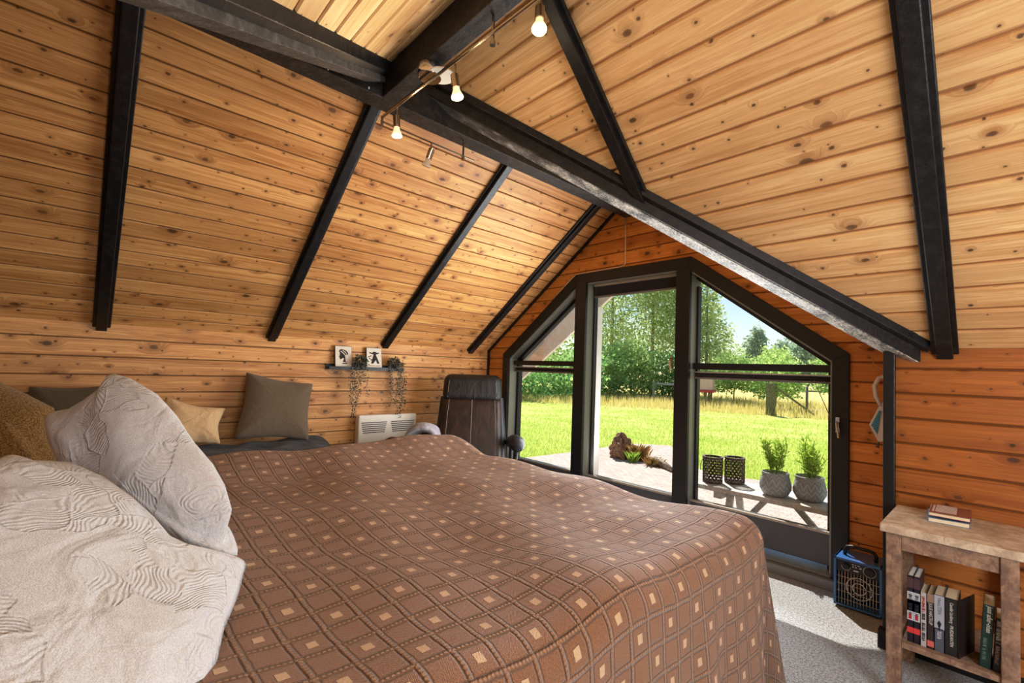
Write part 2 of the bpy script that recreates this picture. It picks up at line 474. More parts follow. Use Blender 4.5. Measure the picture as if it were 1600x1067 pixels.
def leafmat(name, dark, light, trans=0.35, warm=None):
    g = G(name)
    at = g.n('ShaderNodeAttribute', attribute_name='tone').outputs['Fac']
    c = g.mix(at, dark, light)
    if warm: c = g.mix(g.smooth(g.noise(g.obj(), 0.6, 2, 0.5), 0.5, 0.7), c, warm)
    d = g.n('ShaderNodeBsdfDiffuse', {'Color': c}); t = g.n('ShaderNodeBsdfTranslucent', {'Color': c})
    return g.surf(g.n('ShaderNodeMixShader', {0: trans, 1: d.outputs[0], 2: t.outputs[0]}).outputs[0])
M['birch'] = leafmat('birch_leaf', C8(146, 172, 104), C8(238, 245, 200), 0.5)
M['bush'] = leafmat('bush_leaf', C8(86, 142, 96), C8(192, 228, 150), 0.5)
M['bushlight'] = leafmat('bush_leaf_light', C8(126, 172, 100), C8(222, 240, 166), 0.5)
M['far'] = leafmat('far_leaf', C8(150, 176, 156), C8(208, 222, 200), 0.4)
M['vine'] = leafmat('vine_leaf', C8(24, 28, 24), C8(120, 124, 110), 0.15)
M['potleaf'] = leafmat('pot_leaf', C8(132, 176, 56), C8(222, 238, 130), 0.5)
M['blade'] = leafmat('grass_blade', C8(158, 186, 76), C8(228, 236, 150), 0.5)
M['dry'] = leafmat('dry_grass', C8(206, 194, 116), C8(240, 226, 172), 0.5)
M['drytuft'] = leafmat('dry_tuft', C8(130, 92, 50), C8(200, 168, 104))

def lawnmat():
    g = G('lawn_ground'); p = g.pos(); o = g.sep(p)
    a = g.noise(p, 0.9, 4, 0.65); b = g.noise(p, 14, 4, 0.7); c_ = g.noise(g.vmul(p, (0.25, 0.25, 1)), 1.0, 3, 0.5)
    c = g.mix(g.smooth(a, 0.3, 0.7), C8(172, 196, 84), C8(218, 224, 134))
    c = g.mix(g.mul(g.smooth(b, 0.4, 0.7), 0.5), c, C8(112, 150, 48))
    dist = g.add(o[1], g.mul(o[0], -0.55))
    dryf = g.mul(g.smooth(g.add(dist, g.mul(g.sub(c_, 0.5), 9.0)), 13.5, 18.5), 0.85)
    c = g.mix(dryf, c, C8(212, 194, 130))
    return g.bsdf(c, 0.9, g.bump(b, 0.8, 0.05), spec=0.1)
M['lawn'] = lawnmat()

def paving():
    g = G('brick_paving'); p = g.pos()
    bt = g.n('ShaderNodeTexBrick', {'Vector': g.vmul(p, (1, 1, 1)), 'Color1': (*C8(176, 152, 140), 1), 'Color2': (*C8(206, 188, 176), 1), 'Mortar': (*C8(130, 120, 104), 1), 'Scale': 4.6, 'Mortar Size': 0.02})
    n = g.noise(p, 30, 4, 0.7); b = g.noise(p, 3, 3, 0.6)
    c = g.mix(g.mul(g.smooth(n, 0.4, 0.7), 0.5), bt.outputs[0], C8(214, 204, 190))
    c = g.mix(g.mul(g.smooth(b, 0.5, 0.7), 0.35), c, C8(180, 170, 150))
    return g.bsdf(c, 0.85, g.bump(g.add(n, g.mul(bt.outputs[1], -1.0)), 0.4, 0.01))
M['paving'] = paving()
M['gravel'] = simple('road_pale', C8(226, 220, 206), 0.9, nscale=3, namp=0.08)
M['bulb'] = G('bulb_lit').bsdf((1, 0.9, 0.7), 0.3, emit=(1.0, 0.86, 0.6), estr=5.0)
M['bulbglass'] = G('bulb_glass').bsdf((0.9, 0.75, 0.5), 0.15, emit=(1.0, 0.72, 0.36), estr=0.9)
M['bulboff'] = simple('bulb_off', C8(190, 180, 165), 0.15, 0.3)

# ------------------------------------------------------------------ room constants
K = 1.455          # knee wall height, left
SL = 0.73          # dormer slope
XW = 3.67          # dormer width
XR = XW / 2        # ridge x
ZR = K + SL * XR   # 2.795
YK = -0.50         # right knee wall plane
SM = 0.90          # main slope pitch (window side)
ZK = 1.415
YM = -2.144; ZM = 2.894    # main ridge
def zmain(y): return ZK + SM * (YK - y)
def zback(y): return 2.78 + 0.73 * (y + 2.30)

# boards ------------------------------------------------------------
def clip(poly, axis, val, keep_ge):
    out = []
    n = len(poly)
    for i in range(n):
        a = poly[i]; b = poly[(i + 1) % n]
        ina = (a[axis] >= val - 1e-9) if keep_ge else (a[axis] <= val + 1e-9)
        inb = (b[axis] >= val - 1e-9) if keep_ge else (b[axis] <= val + 1e-9)
        if ina: out.append(a)
        if ina != inb:
            t = (val - a[axis]) / (b[axis] - a[axis])
            out.append(tuple(a[k] + t * (b[k] - a[k]) for k in range(2)))
    return out

def boards(name, origin, ud, vd, nrm, polys, mat, gw=0.004, ch=0.006, depth=0.008, uo=0.0, vo=0.0, parent=None):
    """tongue-and-groove panelling: polys are convex, in (u,v) metres, boards run along u; nrm points into the room"""
    O = Vector(origin); ud = Vector(ud).normalized(); vd = Vector(vd).normalized(); nrm = Vector(nrm).normalized()
    mb = MB()
    def put(poly, hf):
        if len(poly) < 3: return
        pts = []; uvs = []
        for (u, v) in poly:
            pts.append(O + ud * u + vd * v + nrm * hf(v)); uvs.append((u + uo, v + vo))
        mb.add(pts, [tuple(range(len(pts)))], uvs)
    for poly in polys:
        v0 = min(p[1] for p in poly); v1 = max(p[1] for p in poly)
        i0 = math.floor((v0 + vo) / BW); i1 = math.ceil((v1 + vo) / BW)
        for i in range(i0, i1):
            a = i * BW - vo
            prof = [(a, -depth), (a + gw, -depth), (a + gw + 1e-4, -ch), (a + gw + ch, 0), (a + BW - gw - ch, 0), (a + BW - gw - 1e-4, -ch), (a + BW - gw, -depth), (a + BW, -depth)]
            for (va, ha), (vb, hb) in zip(prof[:-1], prof[1:]):
                c = clip(clip(poly, 1, va, True), 1, vb, False)
                put(c, lambda v, va=va, ha=ha, vb=vb, hb=hb: ha + (hb - ha) * (v - va) / (vb - va))
    me_o = mb.build(name, mat, parent)
    return me_o

def structure(o, label=None):
    o['kind'] = 'structure'
    if label: o['label'] = label
    return o

YB = -5.3   # back of the left wing
XE = 7.6    # far end of the right wing
YKB = zback  # noqa
ybk = (ZK - 2.78) / 0.73 - 2.30   # back knee wall plane  (-4.17)
# floor
structure(MB().box(-0.15, XE, YB, 0.17, -0.12, 0).build('floor', M['carpet']), 'grey speckled carpet floor')
# left knee wall (x = 0), boards along y
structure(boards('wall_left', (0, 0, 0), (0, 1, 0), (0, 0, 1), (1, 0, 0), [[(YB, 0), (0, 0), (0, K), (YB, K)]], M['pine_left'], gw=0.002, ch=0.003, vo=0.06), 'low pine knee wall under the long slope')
# left slope
ls = math.hypot(1, SL)
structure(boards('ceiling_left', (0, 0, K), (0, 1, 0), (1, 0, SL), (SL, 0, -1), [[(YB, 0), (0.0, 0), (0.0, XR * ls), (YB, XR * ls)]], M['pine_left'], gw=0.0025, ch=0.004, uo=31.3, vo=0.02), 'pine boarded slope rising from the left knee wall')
# window-side slope of right wing (boards along x): region right of the valley
ms = math.hypot(1, SM)
V0 = Vector((3.72, -0.49, 1.41)); V1 = Vector((1.87, -2.03, 2.78)); VD = V1 - V0
def vx(y): return V0.x + (y - V0.y) / VD.y * VD.x     # valley x for given y
top_v = (YK - YM) * ms
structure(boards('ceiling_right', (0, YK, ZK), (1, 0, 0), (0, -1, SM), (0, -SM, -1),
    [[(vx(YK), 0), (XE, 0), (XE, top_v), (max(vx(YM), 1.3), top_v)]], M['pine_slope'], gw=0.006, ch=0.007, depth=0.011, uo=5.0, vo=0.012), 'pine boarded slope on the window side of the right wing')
# back slope of right wing
bs_ = math.hypot(1, 0.73)
tb = (YM - ybk) * bs_
def vbx(y): return 1.87 + (-2.30 - y)
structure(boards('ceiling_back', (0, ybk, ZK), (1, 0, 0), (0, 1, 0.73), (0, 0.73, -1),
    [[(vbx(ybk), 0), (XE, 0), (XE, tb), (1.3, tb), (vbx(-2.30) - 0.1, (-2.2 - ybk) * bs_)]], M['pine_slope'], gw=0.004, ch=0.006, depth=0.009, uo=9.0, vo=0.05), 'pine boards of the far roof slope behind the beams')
# hidden dormer slopes closing the gable side
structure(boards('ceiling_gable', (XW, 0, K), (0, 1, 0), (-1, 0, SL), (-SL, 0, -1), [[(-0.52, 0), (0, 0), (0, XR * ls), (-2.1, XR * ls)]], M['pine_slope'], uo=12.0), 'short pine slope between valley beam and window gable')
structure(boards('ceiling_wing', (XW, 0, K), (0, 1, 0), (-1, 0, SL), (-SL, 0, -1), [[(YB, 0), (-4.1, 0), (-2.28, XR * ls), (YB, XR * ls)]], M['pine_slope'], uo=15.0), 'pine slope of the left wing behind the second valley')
# right knee wall
structure(boards('wall_right', (0, YK, 0), (1, 0, 0), (0, 0, 1), (0, -1, 0), [[(3.655, 0), (XE, 0), (XE, ZK), (3.655, ZK)]], M['pine_knee_shaded'], gw=0.003, ch=0.005, vo=0.095, uo=3.0), 'pine knee wall behind the small table')
structure(boards('wall_side', (XW, 0, 0), (0, 1, 0), (0, 0, 1), (-1, 0, 0), [[(YK, 0), (0, 0), (0, K), (YK, K)]], M['pine_gable_backlit'], gw=0.003, ch=0.004), 'narrow pine return wall beside the window gable')
# gable wall with window opening
WX0, WX1, WX2, WX3 = 0.27, 1.27, 2.40, 3.40
WZ0, WZ1 = 1.415, 2.165
def roof(x): return K + SL * (x if x < XR else XW - x)
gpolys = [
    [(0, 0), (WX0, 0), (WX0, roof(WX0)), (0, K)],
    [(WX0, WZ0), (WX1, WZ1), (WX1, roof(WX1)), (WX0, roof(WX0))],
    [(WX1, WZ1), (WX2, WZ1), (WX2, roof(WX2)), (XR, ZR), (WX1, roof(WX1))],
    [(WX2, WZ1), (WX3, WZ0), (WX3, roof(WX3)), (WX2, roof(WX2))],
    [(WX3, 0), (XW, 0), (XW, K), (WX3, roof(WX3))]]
structure(boards('wall_gable', (0, 0, 0), (1, 0, 0), (0, 0, 1), (0, -1, 0), gpolys, M['pine_gable_backlit'], gw=0.003, ch=0.004, vo=0.05, uo=21.0), 'backlit-orange tinted pine gable wall around the large window')
# closing walls behind the camera
structure(MB().box(-0.1, XW + 0.1, YB - 0.06, YB, 0, 3.0).build('wall_back', M['pine_knee_shaded'] if False else simple('back_wall_pine', C8(206, 150, 90), 0.5, nscale=5)))
structure(MB().box(XW, XE, ybk - 0.06, ybk, 0, ZK + 0.05).build('wall_rear', bpy.data.materials['back_wall_pine']))
structure(MB().box(XE, XE + 0.06, ybk, YK, 0, 3.0).build('wall_end', bpy.data.materials['back_wall_pine']))
structure(MB().box(XW, XW + 0.06, YB, ybk, 0, K + 0.05).build('wall_wing', bpy.data.materials['back_wall_pine']))
# outer skins: keep daylight out, and make the real overhang outside
shell = simple('outer_cladding', C8(60, 56, 54), 0.8, nscale=6)
t = MB()
def skin(pts, off):
    t.prism(pts, off)
skin([(-0.35, YB, K - SL * 0.35 + 0.14), (-0.35, 0.17, K - SL * 0.35 + 0.14), (XR, 0.17, ZR + 0.14), (XR, YB, ZR + 0.14)], (0, 0, 0.08))
skin([(XW, -0.50, K + 0.03), (XW, 0.17, K + 0.03), (XR, 0.17, ZR + 0.03), (XR, -2.06, ZR + 0.03)], (0, 0, 0.10))
skin([(XW, YB, K + 0.03), (XW, -4.1, K + 0.03), (XR, -2.28, ZR + 0.03), (XR, YB, ZR + 0.03)], (0, 0, 0.10))
skin([(vx(YK), YK, ZK + 0.03), (XE, YK, ZK + 0.03), (XE, YM, ZM + 0.03), (max(vx(YM), 1.3), YM, ZM + 0.03)], (0, 0, 0.10))
skin([(vbx(ybk), ybk, ZK + 0.03), (XE, ybk, ZK + 0.03), (XE, YM, ZM + 0.03), (1.3, YM, ZM + 0.03), (vbx(-2.30) - 0.1, -2.2, zback(-2.2) + 0.03)], (0, 0, 0.10))
structure(t.build('roof', shell), 'dark outer roof cladding')
t = MB()
t.box(-0.12, -0.03, YB, 0.17, -0.1, K + 0.1)
t.box(XW + 0.015, XE, YK + 0.03, YK + 0.12, -0.1, ZK + 0.02)
t.box(XW + 0.012, XW + 0.1, YK + 0.03, 0.17, -0.1, K + 0.02)
for poly in gpolys:
    t.prism([(x, 0.012, z) for x, z in poly], (0, 0.155, 0))
structure(t.build('wall_outer', shell), 'dark outer wall cladding')

# verge overhang outside the gable
t = MB()
for s in (0, 1):
    X = (lambda x: x) if s == 0 else (lambda x: XW - x)
    t.prism([(X(-0.75), 0.17, 1.63 - 0.75 * SL), (X(XR), 0.17, 1.63 + SL * XR), (X(XR), 0.90, 1.63 + SL * XR), (X(-0.75), 0.90, 1.63 - 0.75 * SL)], (0, 0, 0.05))
structure(t.build('roof_soffit', M['verge']), 'pale painted soffit of the roof overhang outside')
t = MB()
for s in (0, 1):
    X = (lambda x: x) if s == 0 else (lambda x: XW - x)
    t.prism([(X(-0.75), 0.86, 1.36 - 0.75 * 0.7), (X(XR), 0.86, 1.36 + 0.7 * XR), (X(XR), 0.86, 1.62 + 0.73 * XR), (X(-0.75), 0.86, 1.62 - 0.75 * 0.73)], (0, 0.04, 0))
structure(t.build('trim_verge', M['vergebrown']), 'brown verge board at the edge of the overhang outside')

# ------------------------------------------------------------------ rafters, beams
def rafter(name, a, b, up, label):
    """profiled rafter lying on a slope"""
    mb = MB()
    a = Vector(a); b = Vector(b); up = Vector(up).normalized(); d = (b - a).normalized(); side = d.cross(up)
    mb.bar(a + up * 0.010, b + up * 0.010, 0.092, 0.020, up)
    mb.bar(a + up * 0.030, b + up * 0.030, 0.056, 0.030, up)
    return structure(mb.build(name, M['black'], bevel=0.004), label)
nl = Vector((SL, 0, -1)).normalized()
for i, (y, lb) in enumerate(((-3.318, 'black rafter at the left edge of the long slope'), (-2.29, 'second black rafter of the long slope, under the beam joint'), (-1.293, 'third black rafter, above the picture shelf'), (-0.27, 'black rafter nearest the window on the long slope'))):
    x0 = -0.02; x1 = XR - 0.06
    rafter('trim_%d' % (i + 1), (x0 + 0.0, y, K + SL * x0), (x1, y, K + SL * x1), nl, lb)
nr = Vector((0, -SM, -1)).normalized()
rafter('trim_5', (3.85, YK + 0.02, zmain(YK + 0.02)), (3.85, YM, ZM), nr, 'thick black rafter at the right of the right slope')
rafter('trim_6', (2.772, -1.285, zmain(-1.285)), (2.772, YM, ZM), nr, 'black rafter rising from the valley beam')
rafter('trim_7', (5.0, YK, zmain(YK)), (5.0, YM, ZM), nr, 'black rafter of the right wing')
# ridge beam of left wing
t = MB().box(1.79, 1.905, YB, -0.005, 2.600, 2.775)
structure(t.build('trim_ridge', M['beam'], bevel=0.004), 'rough black ridge beam running to the gable')
t = MB().box(1.905, XE, -2.348, -2.268, 2.600, 2.78)
structure(t.build('trim_cross', M['beam'], bevel=0.004), 'rough black cross beam carrying the lamp rail')
# valley beam
hp = Vector((0.63978, -0.76857, 0))
def vpt(s, w, h):
    p = V0 + VD * s; return p + hp * w + Vector((0, 0, h))
t = MB()
s0, s1 = -0.005, 1.06
sec = [(-0.065, -0.055), (0.05, -0.055), (0.05, 0.04), (-0.065, 0.04)]
t.add([vpt(s0, *c) for c in sec] + [vpt(s1, *c) for c in sec], [(3, 2, 1, 0), (4, 5, 6, 7), (0, 1, 5, 4), (1, 2, 6, 5), (2, 3, 7, 6), (3, 0, 4, 7)])
vb_ = t.build('trim_valley', M['sawn'], bevel=0.003)
structure(vb_, 'valley beam with pale sawn underside running down to the post')
def vbat(sec, s0, s1, nm, m, lab):
    t = MB()
    t.add([vpt(s0, *c) for c in sec] + [vpt(s1, *c) for c in sec], [(3, 2, 1, 0), (4, 5, 6, 7), (0, 1, 5, 4), (1, 2, 6, 5), (2, 3, 7, 6), (3, 0, 4, 7)])
    structure(t.build(nm, m, bevel=0.002), lab)
vbat([(0.051, -0.05), (0.064, -0.05), (0.064, 0.045), (0.051, 0.045)], s0, s1, 'trim_fillet', M['black'], 'black side board of the valley beam')
vbat([(0.065, 0.005), (0.088, 0.018), (0.088, 0.060), (0.065, 0.046)], s0 - 0.01, s1, 'trim_batten', M['black'], 'black batten along the valley beam')
# second valley (behind the ridge beam): tapered planks
W0 = Vector((1.87, -2.30, 2.78)); WD = Vector((1, -1, -0.73))
def wpt(s, w, h):
    p = W0 + WD * s; return p + Vector((0.7071, 0.7071, 0)) * w + Vector((0, 0, h))
def wbat(sec, s0, s1, nm, m, lab):
    t = MB()
    t.add([wpt(s0, *c) for c in sec] + [wpt(s1, *c) for c in sec], [(3, 2, 1, 0), (4, 5, 6, 7), (0, 1, 5, 4), (1, 2, 6, 5), (2, 3, 7, 6), (3, 0, 4, 7)])
    structure(t.build(nm, m, bevel=0.002), lab)
wbat([(-0.075, -0.075), (0.01, -0.075), (0.01, 0.03), (-0.075, 0.03)], -0.02, 1.85, 'trim_valley_back', stained('greyed_black', (0.05, 0.043, 0.036), (0.16, 0.14, 0.12), 0.6, 0.5), 'greyed valley board beyond the ridge beam')
wbat([(0.011, -0.045), (0.05, -0.03), (0.05, 0.035), (0.011, 0.03)], -0.02, 1.85, 'trim_fillet_back', M['black'], 'black fillet of the far valley')
# nails along beam edge
t = MB()
for y in (-2.42, -2.62, -3.02, -3.4):
    t.box(1.9045, 1.909, y - 0.003, y + 0.003, 2.612, 2.622)
o = t.build('trim_nails', M['marks']); structure(o, 'pale nail heads on the ridge beam')
# post with base block
t = MB(); t.box(3.633, 3.677, -0.535, -0.497, 0.0, 1.402)
po = t.build('trim_post', M['frame'], bevel=0.003); structure(po, 'slim black corner post between gable and knee wall')
structure(MB().box(3.617, 3.70, -0.555, -0.50, 0, 0.085).build('baseboard_right', M['black'], bevel=0.003), 'black base block under the corner post')
structure(MB().box(3.70, XE, -0.52, -0.50, 0, 0.07).build('baseboard_knee', M['black'], bevel=0.003))
# slim corner trim at gable
t = MB(); t.box(0.0, 0.022, -0.022, 0.0, 0, K)
t.bar((0.0, -0.011, K - 0.012), (XR - 0.03, -0.011, roof(XR - 0.03) - 0.012), 0.022, 0.022)
structure(t.build('trim_corner', M['black']), 'thin dark corner moulding between slope and gable')

# ------------------------------------------------------------------ window
win = bpy.data.objects.new('window_1', None); link(win); win['kind'] = 'structure'; win['label'] = 'large black framed gable window of five panes'
CW = 0.088
def inset_poly(d):
    """outline of window inset by d : bottom-left going up and round to bottom right"""
    a = math.atan2(WZ1 - WZ0, WX1 - WX0)
    k = d * math.tan((PI / 2 - a) / 2); k2 = d * math.tan(a / 2)
    return [(WX0 + d, 0.0), (WX0 + d, WZ0 - k2 * 0 - d * math.tan((PI/2 - (PI/2 - (PI/2 - a))) / 2) ), (WX1 + k2, WZ1 - d), (WX2 - k2, WZ1 - d), (WX3 - d, WZ0 - d * math.tan((PI/2 - a) / 2)), (WX3 - d, 0.0)]
def strip_frame(mb, A, B, y0, y1):
    for i in range(len(A) - 1):
        a0, a1, b0, b1 = A[i], A[i + 1], B[i], B[i + 1]
        V = []
        for y in (y0, y1):
            V += [(a0[0], y, a0[1]), (a1[0], y, a1[1]), (b1[0], y, b1[1]), (b0[0], y, b0[1])]
        mb.add(V, [(0, 1, 2, 3), (7, 6, 5, 4), (0, 4, 5, 1), (1, 5, 6, 2), (2, 6, 7, 3), (3, 7, 4, 0)])
GY = 0.13
P0 = inset_poly(0.0); P1 = inset_poly(CW)
P0[1] = (WX0, WZ0); P0[4] = (WX3, WZ0)
t = MB(); strip_frame(t, P0, P1, -0.022, 0.012)
t.build('casing', M['frame'], win, bevel=0.004)
P2 = inset_poly(CW + 0.012)
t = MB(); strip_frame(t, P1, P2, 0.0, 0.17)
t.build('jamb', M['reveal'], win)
# inner sash along outline
P3 = inset_poly(CW + 0.045)
t = MB(); strip_frame(t, P2, P3, GY - 0.03, GY + 0.03)
t.build('sash', M['frame'], win, bevel=0.003)
MX = ((1.272, 1.395), (2.283, 2.398))
for i, (a, b) in enumerate(MX):
    t = MB(); t.box(a, b, -0.022, 0.012, 0.0, WZ1 - CW + 0.005)
    t.build('mullion', M['frame'], win, bevel=0.004)
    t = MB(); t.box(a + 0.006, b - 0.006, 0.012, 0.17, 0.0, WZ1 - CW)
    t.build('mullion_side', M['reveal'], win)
# sash strips beside mullions and head
t = MB()
for a, b in MX:
    t.box(a - 0.012, a + 0.006, GY - 0.025, GY + 0.025, 0.28, 1.93 if a < 2 else WZ1 - CW)
    t.box(b - 0.006, b + 0.012, GY - 0.025, GY + 0.025, 0.28, WZ1 - CW if a < 2 else 1.95)
t.build('sash', M['frame'], win, bevel=0.003)
TR = (1.300, 1.348)
for a, b in ((WX0 + CW, MX[0][0]), (MX[1][1], WX3 - CW)):
    t = MB(); t.box(a, b, 0.05, 0.16, TR[0], TR[1]); t.build('transom', M['frame'], win, bevel=0.004)
t = MB(); t.box(WX0 + CW, WX3 - CW, 0.06, 0.16, 0.105, 0.30)
t.build('bottom_rail', simple('rail_charcoal', C8(82, 85, 92), 0.35, nscale=12, namp=0.15), win, bevel=0.006)
t = MB(); t.box(WX0 + CW, WX3 - CW, 0.05, 0.075, 0.298, 0.312); t.build('glazing_bead', M['railhi'], win)
t = MB(); t.box(WX0, WX3, -0.06, 0.17, 0.0, 0.06); t.box(WX0 + CW, WX3 - CW, -0.02, 0.17, 0.06, 0.075)
t.build('threshold', simple('threshold_grey', C8(128, 131, 136), 0.3, nscale=10, namp=0.15), win, bevel=0.006)
xl, xr = WX0 + CW + 0.03, WX3 - CW - 0.03
def slopez(x):  # underside of sloped sash
    return WZ0 + SL * 1.027 * ((x - WX0) if x < XR else (WX3 - x)) - 0.13
for nm, poly in (('pane', [(xl, 0.30), (MX[0][0], 0.30), (MX[0][0], TR[0]), (xl, TR[0])]), ('pane', [(MX[1][1], 0.30), (xr, 0.30), (xr, TR[0]), (MX[1][1], TR[0])]),
                 ('pane', [(MX[0][1], 0.30), (MX[1][0], 0.30), (MX[1][0], WZ1 - CW), (MX[0][1], WZ1 - CW)]),
                 ('pane', [(xl, TR[1]), (MX[0][0], TR[1]), (MX[0][0], slopez(MX[0][0]) + 0.02), (xl, slopez(xl) + 0.06)]),
                 ('pane', [(MX[1][1], TR[1]), (xr, TR[1]), (xr, slopez(xr) + 0.06), (MX[1][1], slopez(MX[1][1]) + 0.02)])):
    mb = MB(); mb.add([(x, GY, z) for x, z in poly], [tuple(range(len(poly)))]); mb.build(nm, M['glass'], win)
for (x, z) in ((3.345, 0.985), (2.262, 1.345)):
    t = MB(); t.box(x - 0.011, x + 0.011, -0.034, -0.022, z - 0.045, z + 0.045)
    t.tube([(x, -0.034, z + 0.02), (x, -0.058, z + 0.015), (x + 0.012, -0.062, z - 0.075)], 0.0065, 8)
    la = t.build('latch', M['chrome'], win, bevel=0.002); la['label'] = 'chrome window latch'

# blinds
def blind(x0, x1, z0, z1, y, label, cord=None):
    r = thing('pleated_blind', label, 'blind', ((x0 + x1) / 2, y, z0), group='folded blinds of the gable window')
    w = (x1 - x0) / 2; h = z1 - z0
    t = MB(); n = max(3, int(h / 0.016))
    for k in range(n):
        a = k * h * 0.78 / n; b = (k + 1) * h * 0.78 / n
        t.add([(-w, 0.016, a), (w, 0.016, a), (w, -0.016, (a + b) / 2), (-w, -0.016, (a + b) / 2), (-w, 0.016, b), (w, 0.016, b)], [(0, 1, 2, 3), (3, 2, 5, 4)])
    t.build('pleats', M['blind'], r)
    MB().box(-w, w, -0.02, 0.02, h * 0.78, h).build('head_rail', M['railhi'], r, bevel=0.003)
    MB().box(-w, w, -0.019, 0.019, -0.012, 0.002).build('bottom_bar', M['blind'], r, bevel=0.003)
    if cord: MB().tube([(p[0] - (x0 + x1) / 2, p[1] - y, p[2] - z0) for p in cord], 0.0022, 6).build('cord', M['stitch'], r)
    return r
blind(WX0 + CW + 0.02, MX[0][0] - 0.01, 1.240, 1.284, 0.075, 'slim folded blind in the left window light')
blind(MX[0][1] + 0.035, MX[1][0] - 0.012, 1.955, 2.068, 0.075, 'deep folded blind at the top of the middle window light')
blind(MX[1][1] + 0.012, WX3 - CW - 0.015, 1.240, 1.284, 0.075, 'slim folded blind with a cord in the right window light', [(3.20, 0.05, 1.25), (3.305, -0.025, 1.03), (3.31, -0.03, 0.99)])

# white wiring from beam to window head
t = MB(); t.tube([(1.802, -0.014, 2.60), (1.804, -0.012, 2.45), (1.808, -0.012, 2.20), (1.800, -0.014, 2.183), (1.75, -0.012, 2.175), (1.272, -0.012, 2.172), (1.24, -0.012, 2.155), (0.95, -0.012, 1.945)], 0.0045, 6)
tag(t.build('wall_cable', M['cordwhite'], smooth=True), 'thin white cable dropping from the ridge beam and along the window head', 'cable')

# ------------------------------------------------------------------ lamp rail
lt = thing('track_light', 'brushed steel spotlight rail with four spots hanging under the black beams', 'lamp', (1.86, -2.31, 2.5))
LO = Vector((1.86, -2.31, 2.5))
def L(p): return Vector(p) - LO
RZ = 2.525
t = MB()
t.tube([L((1.862, -2.322, RZ)), L((3.55, -2.29, RZ))], 0.007, 8); t.tube([L((1.862, -2.322, RZ - 0.022)), L((1.858, -1.72, RZ - 0.022))], 0.005, 8); t.tube([L((1.862, -2.322, RZ + .004)), L((1.862, -2.322, RZ - 0.05))], 0.007, 8)
t.build('rail', M['steel'], lt, smooth=40)
for p in ((1.858, -1.80), (2.72, -2.30), (3.3, -2.295)):
    t = MB(); t.tube([L((p[0], p[1], 2.60)), L((p[0], p[1], RZ - 0.03))], 0.006, 8); t.tube([L((p[0], p[1], RZ - 0.03)), L((p[0], p[1], RZ - 0.045))], 0.011, 10)
    t.build('standoff', M['steel'], lt, smooth=40)
t = MB(); t.lathe([(0.0, 0.0), (0.052, 0.0), (0.055, -0.008), (0.055, -0.045), (0.05, -0.052), (0.0, -0.052)], 28, Matrix.Translation(L((2.285, -2.305, 2.600))), close=False)
t.build('canopy', M['chrome'], lt, smooth=40)
t = MB(); t.lathe([(0.0, 0.0), (0.06, 0.0), (0.06, -0.006), (0.0, -0.008)], 28, Matrix.Translation(L((2.33, -2.275, 2.556))), close=False)
t.build('canopy_cover', M['whiteplate'], lt, smooth=40)
def spot(p, aim, lit, stem=0.06):
    a = Vector(aim).normalized(); top = Vector(p)
    j = top - Vector((0, 0, stem))
    t = MB(); t.tube([L(top), L(j)], 0.005, 8); t.tube([L(j - a * 0.012), L(j + a * 0.045)], 0.017, 14)
    h = t.build('spot_holder', M['steel'], lt, smooth=40)
    q = a.to_track_quat('Z', 'Y').to_matrix().to_4x4(); q.translation = L(j + a * 0.045)
    t = MB(); t.lathe([(0.0, -0.004), (0.013, -0.002), (0.015, 0.012), (0.024, 0.034), (0.026, 0.040), (0.0255, 0.0425), (0.023, 0.043)], 20, q, close=False)
    b = t.build('bulb', M['bulboff'] if not lit else M['bulbglass'], h, smooth=40)
    t = MB(); t.lathe([(0.023, 0.0425), (0.012, 0.0445), (0.0, 0.045)], 20, q, close=False)
    e = t.build('bulb_face', M['bulboff'] if not lit else M['bulb'], h, smooth=40)
    if lit: e['label'] = 'lit bulb face'
    return j + a * 0.1
ends = [spot((2.005, -2.315, RZ), (0.05, 0.05, -1), True), spot((2.475, -2.30, RZ), (0.15, 0.1, -1), True), spot((2.965, -2.295, RZ), (0.2, -0.2, -1), True, 0.045), spot((1.859, -2.02, RZ - 0.02), (-0.35, -0.15, -1), False, 0.05)]

# ------------------------------------------------------------------ bed
bed = thing('bed', 'wide bed hidden under the brown bedspread', 'bed', (2.35, -2.62, 0))
MB().box(-0.98, 0.95, -1.25, 1.15, 0.06, 0.34).build('base', simple('bed_base_grey', C8(70, 66, 64), 0.9, nscale=80), bed, bevel=0.02)
MB().box(-0.98, 0.95, -1.25, 1.15, 0.345, 0.60).build('mattress', M['sheet'], bed, bevel=0.05, bseg=4)
for sx in (-0.88, 0.85):
    for sy in (-1.15, 1.05):
        MB().tube([(sx, sy, 0), (sx, sy, 0.06)], 0.025, 10).build('leg', M['rubber'], bed)

